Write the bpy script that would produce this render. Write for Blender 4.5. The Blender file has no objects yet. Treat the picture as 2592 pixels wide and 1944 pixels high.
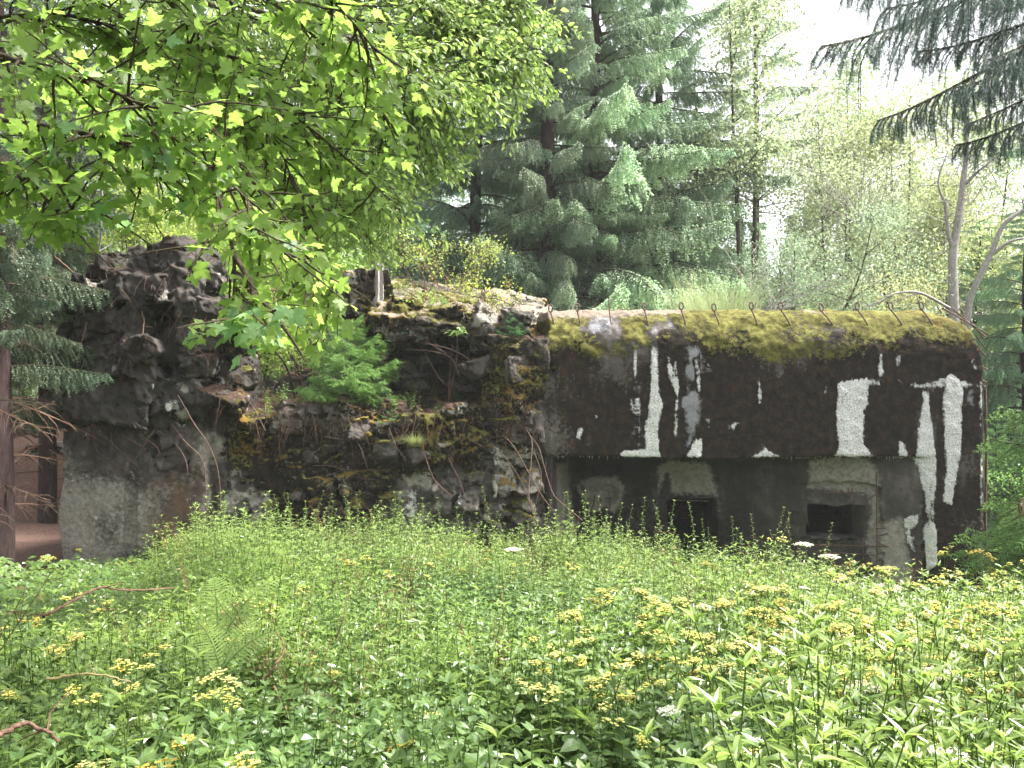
import bpy, math, random, time
import numpy as np
from mathutils import Vector, Matrix, Euler
from mathutils.bvhtree import BVHTree
T0 = time.time()
random.seed(5); rng = np.random.default_rng(5)
SC = bpy.context.scene
COL = SC.collection
R = math.radians

# ------------------------------------------------------------------ camera, light, exposure
CAMZ = 1.7; FP = 2157.0; HX = 1296.0; HY = 1050.0
cam = bpy.data.cameras.new('camera'); co = bpy.data.objects.new('camera', cam); COL.objects.link(co)
co.location = (0, 0, CAMZ); co.rotation_euler = (R(90), 0, 0)
cam.sensor_width = 36; cam.lens = 36*FP/2592; cam.shift_y = 78/2592; cam.clip_end = 500; cam.clip_start = 0.05
SC.camera = co
SUN_EL, SUN_AZ = R(58), R(82)          # azimuth clockwise from +Y (towards +X)
world = bpy.data.worlds.new('World'); SC.world = world; world.use_nodes = True
wn = world.node_tree; wn.nodes.clear()
sky = wn.nodes.new('ShaderNodeTexSky'); sky.sky_type = 'NISHITA'; sky.sun_disc = False
sky.sun_elevation = SUN_EL; sky.sun_rotation = SUN_AZ; sky.air_density = 1.0; sky.dust_density = 4.0; sky.ozone_density = 1.0
hs = wn.nodes.new('ShaderNodeHueSaturation'); hs.inputs['Saturation'].default_value = 0.18
bg = wn.nodes.new('ShaderNodeBackground'); bg.inputs[1].default_value = 0.15
wo = wn.nodes.new('ShaderNodeOutputWorld')
wn.links.new(sky.outputs[0], hs.inputs['Color']); wn.links.new(hs.outputs[0], bg.inputs[0]); wn.links.new(bg.outputs[0], wo.inputs[0])
sl = bpy.data.lights.new('sun', 'SUN'); sl.energy = 4.4; sl.angle = R(12); sl.color = (1.0, 0.96, 0.88)
so = bpy.data.objects.new('sun', sl); COL.objects.link(so)
sd = Vector((math.sin(SUN_AZ)*math.cos(SUN_EL), math.cos(SUN_AZ)*math.cos(SUN_EL), math.sin(SUN_EL)))
so.rotation_euler = sd.to_track_quat('Z', 'Y').to_euler(); so.location = (0, 0, 30)
SC.view_settings.view_transform = 'Standard'; SC.view_settings.look = 'None'
SC.view_settings.gamma = 1; SC.view_settings.use_curve_mapping = False
SC.view_settings.exposure = 1.85
cy = SC.cycles
cy.max_bounces = 7; cy.diffuse_bounces = 4; cy.glossy_bounces = 2; cy.transmission_bounces = 4; cy.transparent_max_bounces = 8
cy.volume_bounces = 1; cy.caustics_reflective = False; cy.caustics_refractive = False
cy.use_denoising = True; cy.sample_clamp_indirect = 6

# ------------------------------------------------------------------ small helpers
def W(px, py, Y):
    return Vector(((px-HX)*Y/FP, Y, CAMZ+(HY-py)*Y/FP))
def tag(o, label=None, cat=None, group=None, kind=None):
    if label: o['label'] = label
    if cat: o['category'] = cat
    if group: o['group'] = group
    if kind: o['kind'] = kind
    return o
def link(name, me, parent=None, loc=None, mats=()):
    o = bpy.data.objects.new(name, me); COL.objects.link(o)
    if parent: o.parent = parent
    if loc is not None: o.location = loc
    return o
def empty(name, loc=(0, 0, 0), **k):
    o = bpy.data.objects.new(name, None); COL.objects.link(o); o.location = loc; o.empty_display_size = .2
    return tag(o, **k)
def mk(name, V, F, mats, mi=None, smooth=False, attrs=None):
    """V (n,3) array; F list of (m,k) index arrays"""
    V = np.asarray(V, np.float32).reshape(-1, 3)
    if isinstance(F, np.ndarray): F = [F]
    F = [np.asarray(f, np.int32) for f in F if len(f)]
    me = bpy.data.meshes.new(name)
    me.vertices.add(len(V)); me.vertices.foreach_set('co', V.ravel())
    nl = sum(f.size for f in F); nf = sum(len(f) for f in F)
    me.loops.add(nl); me.loops.foreach_set('vertex_index', np.concatenate([f.ravel() for f in F]))
    me.polygons.add(nf)
    tot = np.concatenate([np.full(len(f), f.shape[1]) for f in F])
    st = np.concatenate([[0], np.cumsum(tot)[:-1]])
    me.polygons.foreach_set('loop_start', st.astype(np.int32))
    if mi is not None: me.polygons.foreach_set('material_index', np.asarray(mi, np.int32))
    me.polygons.foreach_set('use_smooth', np.full(nf, bool(smooth)))
    for m in (mats if isinstance(mats, (list, tuple)) else [mats]): me.materials.append(m)
    if attrs:
        for k, a in attrs.items():
            at = me.attributes.new(k, 'FLOAT', 'POINT'); at.data.foreach_set('value', np.asarray(a, np.float32))
    me.update(calc_edges=True)
    return me
class MB:
    """collects pieces with a material index"""
    def __init__(s): s.V = []; s.F = {}; s.n = 0
    def add(s, V, F, m=0):
        V = np.asarray(V, np.float32).reshape(-1, 3)
        if isinstance(F, np.ndarray): F = [F]
        for f in F:
            f = np.asarray(f, np.int32)
            if f.size: s.F.setdefault((m, f.shape[1]), []).append(f+s.n)
        s.V.append(V); s.n += len(V)
    def mesh(s, name, mats, smooth=False):
        Fs, mi = [], []
        for (m, k), l in s.F.items():
            f = np.concatenate(l); Fs.append(f); mi += [m]*len(f)
        return mk(name, np.concatenate(s.V), Fs, mats, mi, smooth)
def tube(P, rad, sides=5, cap=False):
    P = np.asarray(P, float); n = len(P)
    rad = np.full(n, rad) if np.isscalar(rad) else np.asarray(rad, float)
    t = np.gradient(P, axis=0); t /= np.linalg.norm(t, axis=1)[:, None]+1e-9
    up = np.array([0.31, 0.17, 0.93]) if abs(t[:, 2]).mean() < .8 else np.array([.95, .2, .1])
    u = np.cross(t, up); u /= np.linalg.norm(u, axis=1)[:, None]+1e-9
    v = np.cross(t, u)
    a = np.arange(sides)*2*np.pi/sides
    V = P[:, None]+rad[:, None, None]*(u[:, None]*np.cos(a)[None, :, None]+v[:, None]*np.sin(a)[None, :, None])
    i = np.arange(n-1)[:, None]*sides; j = np.arange(sides)[None]; k = (j+1) % sides
    F = np.stack([i+j, i+k, i+sides+k, i+sides+j], -1).reshape(-1, 4)
    return V.reshape(-1, 3), F
def curve(pts, n=12):
    """Catmull-Rom through pts"""
    P = np.array([list(p) for p in pts], float)
    P = np.vstack([2*P[0]-P[1], P, 2*P[-1]-P[-2]])
    out = []
    for i in range(1, len(P)-2):
        m = n if i < len(P)-3 else n+1
        for t in np.arange(m)/n:
            out.append(.5*((2*P[i])+(-P[i-1]+P[i+1])*t+(2*P[i-1]-5*P[i]+4*P[i+1]-P[i+2])*t*t+(-P[i-1]+3*P[i]-3*P[i+1]+P[i+2])*t**3))
    return np.array(out)
def norm(a): return a/(np.linalg.norm(a, axis=-1, keepdims=True)+1e-9)
def frames(fwd, nrm):
    """rows -> matrices whose columns are right, forward, normal"""
    f = norm(fwd); r = norm(np.cross(f, nrm)); n = np.cross(r, f)
    return np.stack([r, f, n], -1)
def scatter(LV, LF, pos, Rm, scl):
    """merge len(pos) copies of a small mesh"""
    LV = np.asarray(LV, float)
    scl = np.asarray(scl, float)
    if scl.ndim == 1: scl = np.repeat(scl[:, None], 3, 1)
    V = np.einsum('nij,nkj->nki', Rm, LV[None]*scl[:, None])+pos[:, None]
    off = np.arange(len(pos))*len(LV)
    Fs = [(np.asarray(f)[None]+off[:, None, None]).reshape(-1, np.asarray(f).shape[1]) for f in LF]
    return V.reshape(-1, 3), Fs
_lat = rng.random((32, 32, 32)).astype(np.float32)
def vnoise(P, f, seed=0):
    p = np.asarray(P, float)*f+seed*7.31+100.5
    i = np.floor(p).astype(int); t = p-i; t = t*t*(3-2*t); i &= 31; j = (i+1) & 31
    a = 0
    for dx in (0, 1):
        for dy in (0, 1):
            for dz in (0, 1):
                a = a+_lat[(i, j)[dx][..., 0], (i, j)[dy][..., 1], (i, j)[dz][..., 2]]*abs(1-dx-t[..., 0])*abs(1-dy-t[..., 1])*abs(1-dz-t[..., 2])
    return a*2-1
def fbm(P, f, o=3, seed=0):
    return sum(vnoise(P, f*2**k, seed+k)*.5**k for k in range(o))
def gnoise(ax, f, seed):
    """smooth value noise on a whole grid, separable"""
    r = np.random.default_rng(seed); ms = []; sh = []
    for a in ax:
        p = (a-a[0])*f+r.random(); i = np.floor(p).astype(int); t = p-i; t = t*t*(3-2*t)
        m = i.max()+2; M = np.zeros((len(a), m), np.float32); M[np.arange(len(a)), i] = 1-t; M[np.arange(len(a)), i+1] += t
        ms.append(M); sh.append(m)
    g = (r.random(sh)*2-1).astype(np.float32)
    g = np.einsum('ai,ijk->ajk', ms[0], g, optimize=True); g = np.einsum('bj,ajk->abk', ms[1], g, optimize=True)
    return np.einsum('ck,abk->abc', ms[2], g, optimize=True)
def gfbm(ax, f, o, seed): return sum(gnoise(ax, f*2**k, seed+k*11)*.5**k for k in range(o))
def surface_nets(S, ax):
    """S<0 inside; returns V,F"""
    nx, ny, nz = S.shape; ins = S < 0
    cnt = np.zeros((nx-1, ny-1, nz-1), np.int8)
    for a in (0, 1):
        for b in (0, 1):
            for c in (0, 1): cnt += ins[a:nx-1+a, b:ny-1+b, c:nz-1+c]
    act = (cnt > 0) & (cnt < 8); I = np.argwhere(act)
    idx = np.full(act.shape, -1, np.int32); idx[act] = np.arange(len(I))
    acc = np.zeros((len(I), 3)); num = np.zeros(len(I))
    cor = [(a, b, c) for a in (0, 1) for b in (0, 1) for c in (0, 1)]
    val = {c: S[I[:, 0]+c[0], I[:, 1]+c[1], I[:, 2]+c[2]] for c in cor}
    for c in cor:
        for d in range(3):
            if c[d] == 0:
                e = list(c); e[d] = 1; e = tuple(e)
                v0, v1 = val[c], val[e]; m = (v0 < 0) != (v1 < 0)
                t = v0/(v0-v1+1e-12)
                p = np.tile(np.array(c, float), (len(I), 1)); p[:, d] += t
                acc[m] += p[m]; num[m] += 1
    loc = acc/num[:, None]
    V = np.zeros((len(I), 3))
    for d in range(3):
        a = ax[d]; V[:, d] = a[I[:, d]]+(a[I[:, d]+1]-a[I[:, d]])*loc[:, d]
    Fs = []
    for d in range(3):
        sl0 = [slice(None)]*3; sl1 = [slice(None)]*3
        sl0[d] = slice(0, -1); sl1[d] = slice(1, None)
        a, b = ins[tuple(sl0)], ins[tuple(sl1)]
        e1, e2 = [(1, 2), (2, 0), (0, 1)][d]
        ed = np.argwhere(a != b)
        ok = (ed[:, e1] > 0) & (ed[:, e2] > 0) & (ed[:, e1] < S.shape[e1]-1) & (ed[:, e2] < S.shape[e2]-1)
        ed = ed[ok]; q = []
        for o1, o2 in ((1, 1), (0, 1), (0, 0), (1, 0)):
            k = ed.copy(); k[:, e1] -= o1; k[:, e2] -= o2
            q.append(idx[k[:, 0], k[:, 1], k[:, 2]])
        q = np.stack(q, 1); flip = ~a[ed[:, 0], ed[:, 1], ed[:, 2]]
        q[flip] = q[flip][:, ::-1]; Fs.append(q)
    return V, np.concatenate(Fs)
def vnormals(V, F):
    a = np.cross(V[F[:, 2]]-V[F[:, 0]], V[F[:, 3]]-V[F[:, 1]]) if F.shape[1] == 4 else np.cross(V[F[:, 1]]-V[F[:, 0]], V[F[:, 2]]-V[F[:, 0]])
    N = np.zeros_like(V)
    for k in range(F.shape[1]):
        for c in range(3): N[:, c] += np.bincount(F[:, k], a[:, c], len(V))
    return norm(N)
def in_poly(x, y, poly):
    c = np.zeros(np.shape(x), bool); n = len(poly)
    for i in range(n):
        x0, y0 = poly[i]; x1, y1 = poly[i-1]
        if y0 == y1: continue
        c ^= ((y0 > y) != (y1 > y)) & (x < (x1-x0)*(y-y0)/(y1-y0)+x0)
    return c
def poly_sd(x, y, poly):
    d = np.full(np.shape(x), 1e9); n = len(poly)
    for i in range(n):
        ax_, ay_ = poly[i-1]; bx, by = poly[i]
        ex, ey = bx-ax_, by-ay_; t = np.clip(((x-ax_)*ex+(y-ay_)*ey)/(ex*ex+ey*ey+1e-9), 0, 1)
        d = np.minimum(d, np.hypot(x-ax_-ex*t, y-ay_-ey*t))
    return np.where(in_poly(x, y, poly), -d, d)
def sstep(a, b, x):
    t = np.clip((x-a)/(b-a), 0, 1); return t*t*(3-2*t)

# ------------------------------------------------------------------ materials
class NT:
    def __init__(s, name):
        s.m = bpy.data.materials.new(name); s.m.use_nodes = True; s.t = s.m.node_tree; s.t.nodes.clear()
        s.out = s.n('ShaderNodeOutputMaterial')
    def n(s, typ, **k):
        nd = s.t.nodes.new(typ)
        for a, v in k.items(): setattr(nd, a, v)
        return nd
    def l(s, a, b): s.t.links.new(a, b)
    def set(s, sock, v):
        if hasattr(v, 'links') or isinstance(v, bpy.types.NodeSocket): s.l(v, sock)
        else: sock.default_value = v
    def noise(s, scale, detail=4, rough=.6, vec=None, dist=0):
        nd = s.n('ShaderNodeTexNoise'); nd.inputs['Scale'].default_value = scale; nd.inputs['Detail'].default_value = detail
        nd.inputs['Roughness'].default_value = rough; nd.inputs['Distortion'].default_value = dist
        if vec is not None: s.l(vec, nd.inputs['Vector'])
        return nd.outputs[0]
    def pos(s, sc=(1, 1, 1)):
        g = s.n('ShaderNodeNewGeometry'); mp = s.n('ShaderNodeMapping'); mp.inputs['Scale'].default_value = sc
        s.l(g.outputs['Position'], mp.inputs[0]); return mp.outputs[0]
    def attr(s, name): nd = s.n('ShaderNodeAttribute', attribute_name=name); return nd.outputs['Fac']
    def math(s, op, a, b=0.0, c=0.0, clamp=False):
        nd = s.n('ShaderNodeMath', operation=op, use_clamp=clamp)
        s.set(nd.inputs[0], a); s.set(nd.inputs[1], b); s.set(nd.inputs[2], c); return nd.outputs[0]
    def mix(s, f, a, b, mode='MIX'):
        nd = s.n('ShaderNodeMix', data_type='RGBA', blend_type=mode)
        s.set(nd.inputs[0], f)
        for k, v in ((6, a), (7, b)):
            if isinstance(v, tuple): v = v+(1,) if len(v) == 3 else v
            s.set(nd.inputs[k], v)
        return nd.outputs[2]
    def ss(s, x, a, b):
        nd = s.n('ShaderNodeMapRange', interpolation_type='SMOOTHSTEP'); s.set(nd.inputs[0], x)
        nd.inputs[1].default_value = a; nd.inputs[2].default_value = b; return nd.outputs[0]
    def ramp(s, x, stops):
        nd = s.n('ShaderNodeValToRGB'); s.set(nd.inputs[0], x); el = nd.color_ramp.elements
        while len(el) < len(stops): el.new(0.5)
        for e, (p, c) in zip(el, stops): e.position = p; e.color = c+(1,)
        return nd.outputs[0]
    def bump(s, h, strength=.5, dist=.02):
        nd = s.n('ShaderNodeBump'); nd.inputs['Strength'].default_value = strength; nd.inputs['Distance'].default_value = dist
        s.l(h, nd.inputs['Height']); return nd.outputs[0]
    def prin(s, col, rough=.9, nrm=None, spec=.3):
        p = s.n('ShaderNodeBsdfPrincipled'); s.set(p.inputs['Base Color'], col+(1,) if isinstance(col, tuple) else col)
        s.set(p.inputs['Roughness'], rough); p.inputs['Specular IOR Level'].default_value = spec
        if nrm is not None: s.l(nrm, p.inputs['Normal'])
        return p.outputs[0]
    def done(s, sh): s.l(sh, s.out.inputs[0]); return s.m

def leaf_mat(name, c1, c2, tl, trans=.45, rough=.45, spec=.4, backlight=1.0):
    """two-tone leaf with translucency, varied per instance and along position"""
    t = NT(name)
    oi = t.n('ShaderNodeObjectInfo'); geo = t.n('ShaderNodeNewGeometry')
    r = t.math('FRACT', t.math('ADD', oi.outputs['Random'], geo.outputs['Random Per Island']))
    n = t.noise(6, 2, .5, t.pos())
    f = t.math('ADD', t.math('MULTIPLY', r, .6), t.math('MULTIPLY', t.math('SUBTRACT', n, .3), 1.0), clamp=True)
    col = t.mix(f, c1, c2)
    big = t.ramp(t.noise(.55, 3, .6, t.pos()), [(.38, (.66, .74, .72)), (.62, (1.12, 1.04, .95))])
    col = t.mix(1.0, t.mix(1.0, col, big, 'MULTIPLY'), oi.outputs['Color'], 'MULTIPLY')
    p = t.prin(col, rough, None, spec)
    tr = t.n('ShaderNodeBsdfTranslucent'); t.set(tr.inputs[0], t.mix(1.0, t.mix(f, tl, tuple(x*1.25 for x in tl)), oi.outputs['Color'], 'MULTIPLY'))
    ms = t.n('ShaderNodeMixShader'); ms.inputs[0].default_value = trans
    t.l(p, ms.inputs[1]); t.l(tr.outputs[0], ms.inputs[2])
    return t.done(ms.outputs[0])

M_herb = leaf_mat('herb_leaf', (.115, .185, .045), (.22, .31, .085), (.31, .44, .10), .42, .33, .6)
M_herb2 = leaf_mat('nettle_leaf', (.08, .145, .045), (.17, .26, .085), (.22, .33, .08), .38, .32, .6)
M_willow = leaf_mat('pale_herb_leaf', (.18, .26, .08), (.29, .37, .14), (.36, .46, .15), .42, .42, .5)
M_maple = leaf_mat('maple_leaf', (.09, .155, .04), (.15, .22, .06), (.30, .46, .09), .66, .45, .35)
M_small = leaf_mat('small_leaf', (.12, .20, .05), (.20, .29, .08), (.32, .46, .11), .52, .42, .4)
M_pale = leaf_mat('pale_tree_leaf', (.14, .20, .09), (.22, .28, .14), (.29, .38, .17), .45, .5, .3)
M_needle = leaf_mat('needle', (.09, .135, .09), (.22, .28, .195), (.22, .30, .18), .34, .45, .45)
M_fresh = leaf_mat('fresh_needle', (.09, .17, .06), (.19, .30, .10), (.20, .32, .10), .35, .5, .3)
M_petal = leaf_mat('yellow_petal', (.66, .58, .10), (.80, .77, .26), (.72, .68, .16), .3, .6, .2)
M_white = leaf_mat('white_petal', (.70, .72, .60), (.85, .85, .76), (.6, .62, .5), .3, .6, .2)
M_fern = leaf_mat('fern_leaf', (.12, .20, .05), (.22, .32, .11), (.28, .40, .10), .4, .4, .5)
M_grass = leaf_mat('grass_blade', (.12, .20, .05), (.28, .32, .12), (.3, .4, .12), .4, .5, .3)
M_dry = leaf_mat('dry_grass', (.28, .22, .12), (.42, .36, .2), (.3, .25, .12), .3, .7, .2)

def bark(name, a, b, sc=(6, 6, 1.5)):
    t = NT(name); n = t.noise(3, 6, .7, t.pos(sc)); c = t.ramp(n, [(.3, a), (.7, b)])
    return t.done(t.prin(c, .95, t.bump(n, .7, .03), .1))
M_bark = bark('spruce_bark', (.018, .012, .012), (.065, .043, .042))
M_twig = bark('twig_bark', (.03, .025, .018), (.10, .08, .055), (20, 20, 20))
M_grey = bark('grey_dead_bark', (.16, .15, .14), (.42, .40, .37), (9, 9, 3))
M_stem = bark('herb_stem', (.07, .12, .03), (.12, .18, .05), (20, 20, 20))
M_rstem = bark('brown_stem', (.10, .05, .03), (.2, .11, .07), (20, 20, 20))
M_litter = bark('litter_twig', (.09, .05, .035), (.24, .15, .11), (10, 10, 10))
def rusty():
    t = NT('rusty_steel'); n = t.noise(30, 4, .6, t.pos())
    c = t.ramp(n, [(.3, (.035, .022, .018)), (.6, (.12, .072, .055)), (.8, (.28, .20, .16))])
    return t.done(t.prin(c, .8, t.bump(n, .5, .004), .3))
M_rust = rusty()

def concrete():
    """old concrete; float layers on the mesh place crust, lime, moss, rust and litter, noise breaks up their edges"""
    t = NT('weathered_concrete')
    P = t.pos(); n1 = t.noise(2.2, 6, .65, P); n2 = t.noise(14, 6, .7, P); n3 = t.noise(60, 4, .7, P)
    nv = t.noise(3.0, 5, .6, t.pos((3.2, 3.2, .45)))                 # vertical weathering runs
    base = t.ramp(n1, [(.25, (.034, .030, .027)), (.5, (.085, .075, .069)), (.72, (.20, .178, .166))])
    base = t.mix(t.ss(nv, .35, .7), base, t.mix(.6, base, (.055, .05, .044)))
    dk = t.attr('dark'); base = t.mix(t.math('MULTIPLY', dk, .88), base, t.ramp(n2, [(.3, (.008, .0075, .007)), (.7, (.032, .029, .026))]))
    pale = t.attr('pale'); base = t.mix(t.ss(t.math('ADD', pale, t.math('MULTIPLY', t.math('SUBTRACT', n2, .5), .5)), .4, .7), base, t.ramp(n2, [(.3, (.18, .165, .145)), (.7, (.37, .345, .31))]))
    # dark lichen crust with reddish brown patches
    cr = t.attr('crust'); crn = t.math('ADD', cr, t.math('MULTIPLY', t.math('SUBTRACT', n2, .5), 1.3))
    crc = t.ramp(t.noise(7, 7, .75, P), [(.36, (.007, .006, .005)), (.49, (.017, .013, .011)), (.6, (.038, .024, .014)), (.68, (.048, .042, .015)), (.77, (.10, .085, .07))])
    base = t.mix(t.ss(crn, .38, .58), base, crc)
    ru = t.attr('rust'); base = t.mix(t.math('MULTIPLY', t.ss(t.math('ADD', ru, t.math('MULTIPLY', t.math('SUBTRACT', nv, .5), .9)), .3, .9), .75), base, (.15, .075, .04))
    li = t.attr('lime'); lin = t.math('ADD', li, t.math('ADD', t.math('MULTIPLY', t.math('SUBTRACT', n2, .5), 1.5), t.math('MULTIPLY', t.math('SUBTRACT', t.noise(5, 5, .6, t.pos((3, 3, .5))), .5), .9)))
    limc = t.ramp(n3, [(.30, (.12, .115, .115)), (.42, (.46, .45, .46)), (.56, (.80, .79, .78))])
    limf = t.ss(lin, .36, .72)
    base = t.mix(limf, base, limc)
    gm = t.attr('greylime'); base = t.mix(t.math('MULTIPLY', t.ss(t.math('ADD', gm, t.math('MULTIPLY', t.math('SUBTRACT', n2, .5), .9)), .35, .65), .8), base, t.ramp(n3, [(.3, (.13, .13, .15)), (.7, (.42, .42, .45))]))
    mo = t.attr('moss'); mon = t.math('ADD', mo, t.math('MULTIPLY', t.math('SUBTRACT', n2, .5), 1.7))
    mosc = t.ramp(t.math('ADD', t.math('MULTIPLY', t.noise(3.2, 8, .8, P), .75), t.math('MULTIPLY', n2, .3)), [(.34, (.022, .019, .008)), (.45, (.060, .056, .016)), (.52, (.12, .11, .028)), (.58, (.17, .165, .042)), (.66, (.24, .25, .075)), (.74, (.34, .28, .18))])
    mg = t.attr('mossgold'); mosc = t.mix(t.math('MULTIPLY', t.ss(t.math('ADD', mg, t.math('MULTIPLY', t.math('SUBTRACT', n1, .5), 1.2)), .3, .8), .75), mosc, t.ramp(n3, [(.3, (.10, .05, .008)), (.7, (.32, .17, .03))]))
    mosf = t.ss(mon, .40, .66); base = t.mix(mosf, base, mosc)
    so_ = t.attr('soil'); son = t.math('ADD', so_, t.math('MULTIPLY', t.math('SUBTRACT', n2, .5), .8))
    soc = t.ramp(t.noise(25, 5, .75, P), [(.3, (.03, .018, .013)), (.55, (.10, .062, .048)), (.75, (.24, .17, .14))])
    base = t.mix(t.ss(son, .42, .58), base, soc)
    dr = t.attr('dry'); base = t.mix(t.ss(t.math('ADD', dr, t.math('MULTIPLY', t.math('SUBTRACT', n2, .5), .9)), .42, .6), base, t.ramp(n3, [(.3, (.13, .10, .075)), (.7, (.36, .30, .24))]))
    h = t.math('ADD', t.math('MULTIPLY', n2, 1.0), t.math('MULTIPLY', n3, .5))
    h = t.math('ADD', h, t.math('MULTIPLY', mosf, t.math('MULTIPLY', t.noise(35, 5, .8, P), 1.6)))
    h = t.math('ADD', h, t.math('MULTIPLY', limf, t.math('MULTIPLY', t.noise(28, 3, .6, P), 1.2)))
    return t.done(t.prin(base, .93, t.bump(h, .8, .035), .15))
M_conc = concrete()
LAYERS = ('dark', 'pale', 'crust', 'rust', 'lime', 'greylime', 'moss', 'mossgold', 'soil', 'dry')

def ground_mat():
    t = NT('forest_soil'); P = t.pos(); n = t.noise(1.5, 6, .7, P); n2 = t.noise(22, 5, .8, P)
    c = t.ramp(n2, [(.3, (.018, .012, .010)), (.55, (.065, .040, .032)), (.75, (.15, .10, .085))])
    c = t.mix(t.ss(n, .5, .65), c, (.035, .045, .015))
    pa = t.attr('path'); c = t.mix(t.ss(t.math('ADD', pa, t.math('MULTIPLY', t.math('SUBTRACT', n2, .5), .5)), .4, .6), c, t.ramp(n2, [(.3, (.15, .11, .10)), (.7, (.40, .32, .30))]))
    rd = t.attr('redearth'); c = t.mix(t.ss(t.math('ADD', rd, t.math('MULTIPLY', t.math('SUBTRACT', n2, .5), .7)), .35, .6), c, t.ramp(n2, [(.3, (.05, .027, .023)), (.7, (.18, .115, .095))]))
    return t.done(t.prin(c, .95, t.bump(n2, .8, .05), .1))
M_ground = ground_mat()

# ------------------------------------------------------------------ terrain
def gh(x, y):
    x = np.asarray(x, float); y = np.asarray(y, float)
    fx = np.interp(x, [-14, -9, -7, -4, 0, 3, 5.5, 8, 11, 20], [-.5, -.9, -1.05, -1.15, -1.25, -1.35, -1.75, -1.8, -1.6, -1.2])
    k = sstep(0, 14.5, y)*.45+np.clip(y/14.5, 0, 1)*.55
    z = fx*k
    z = z+sstep(18, 24, y)*sstep(-8.4, -6, x)*(1-sstep(8.4, 11, x))*2.6       # earth bank behind the bunker
    z = z+sstep(19, 23, y)*sstep(-10.6, -11.8, x)*2.0*(1-.3*sstep(30, 40, y)) # red bank on the left
    z = z+sstep(24, 45, y)*1.6
    P = np.stack([x, y, x*0], -1)
    return z+fbm(P, .5, 3, 4)*.10+fbm(P, 2.5, 2, 9)*.03
def build_ground():
    xs = np.concatenate([np.linspace(-140, -22, 16)[:-1], np.linspace(-22, 22, 260), np.linspace(22, 140, 16)[1:]])
    ys = np.concatenate([np.linspace(-40, -3, 8)[:-1], np.linspace(-3, 30, 190), np.linspace(30, 180, 30)[1:]])
    X, Y = np.meshgrid(xs, ys, indexing='ij'); Z = gh(X, Y)
    n, m = X.shape; i = np.arange(n-1)[:, None]*m; j = np.arange(m-1)[None]
    F = np.stack([i+j, i+m+j, i+m+j+1, i+j+1], -1).reshape(-1, 4)
    V = np.stack([X, Y, Z], -1).reshape(-1, 3)
    pth = (1-sstep(0, 1.3, abs(Y-(22.6+.15*(X+11)))))*(1-sstep(-9.2, -8.6, X))
    red = sstep(-10.0, -11.5, X)*sstep(16.5, 18, Y)*(1-sstep(30, 34, Y))+ (1-sstep(-8.5, -8, X))*sstep(12, 13.5, Y)*(1-sstep(21, 22, Y))
    me = mk('ground', V, F, M_ground, smooth=True, attrs={'path': pth.ravel(), 'redearth': np.clip(red, 0, 1).ravel()})
    tag(link('ground', me), 'forest clearing floor of dark soil falling gently towards the bunker', kind='structure')
build_ground()
def haze():
    t = NT('haze_air'); v = t.n('ShaderNodeVolumePrincipled'); v.inputs['Color'].default_value = (.93, .96, 1, 1); v.inputs['Density'].default_value = HAZE
    t.l(v.outputs[0], t.out.inputs[1]); a, b = (-150, -50, -5), (150, 190, 27)
    V = [(x, y, z) for x in (a[0], b[0]) for y in (a[1], b[1]) for z in (a[2], b[2])]
    F = np.array([(0, 1, 3, 2), (4, 6, 7, 5), (0, 4, 5, 1), (2, 3, 7, 6), (0, 2, 6, 4), (1, 5, 7, 3)])
    tag(link('haze', mk('haze', V, F, t.m)), 'thin bright summer haze filling the clearing and the wood', kind='stuff')
HAZE = .0006
haze()

# ------------------------------------------------------------------ signed-distance building
class Field:
    def __init__(s, ax, warp=.08, wf=1.1, seed=1):
        s.ax = [a.astype(np.float32) for a in ax]
        s.G = list(np.meshgrid(*s.ax, indexing='ij')); s.D = np.full(s.G[0].shape, 9., np.float32)
        if warp:
            for d in range(3): s.G[d] = s.G[d]+warp*gfbm(s.ax, wf, 3, seed+d*5)
    def sub(s, lo, hi):
        r = []
        for d in range(3):
            i0 = max(0, np.searchsorted(s.ax[d], lo[d])-1); i1 = min(len(s.ax[d]), np.searchsorted(s.ax[d], hi[d])+1)
            r.append(slice(i0, max(i1, i0+1)))
        return tuple(r)
    def block(s, c, h, rot=(0, 0, 0), r=.03, cuts=0, seed=0, op='+', jit=0):
        c = np.array(c, float); h = np.array(h, float); Rm = np.array(Euler([R(a) for a in rot]).to_matrix())
        rad = np.linalg.norm(h)+.45; q = s.sub(c-rad, c+rad)
        P = [s.G[d][q]-c[d] for d in range(3)]
        L = [P[0]*Rm[0, k]+P[1]*Rm[1, k]+P[2]*Rm[2, k] for k in range(3)]
        Q = [abs(L[k])-(h[k]-r) for k in range(3)]
        d = np.sqrt(sum(np.maximum(a, 0)**2 for a in Q))+np.minimum(np.maximum(np.maximum(Q[0], Q[1]), Q[2]), 0)-r
        g = np.random.default_rng(seed+17)
        for _ in range(cuts):
            n = g.normal(size=3); n /= np.linalg.norm(n); off = (np.abs(n)*h).sum()*g.uniform(.45, .7)
            d = np.maximum(d, L[0]*n[0]+L[1]*n[1]+L[2]*n[2]-off)
        if op == '+': s.D[q] = np.minimum(s.D[q], d)
        else: s.D[q] = np.maximum(s.D[q], -d)
    def rough(s, amp, f, o=4, seed=50): s.D += amp*gfbm(s.ax, f, o, seed)
    def close(s):
        for d in range(3):
            a = [slice(None)]*3; a[d] = 0; s.D[tuple(a)] = 1; a[d] = -1; s.D[tuple(a)] = 1
    def mesh(s): s.close(); return surface_nets(s.D, s.ax)
def poly_w(pts, Y=15.0):
    return [((x-HX)*Y/FP, CAMZ+(HY-y)*Y/FP) for x, y in pts]
def rect(a, b, c, d): return [(a, b), (c, b), (c, d), (a, d)]

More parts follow.
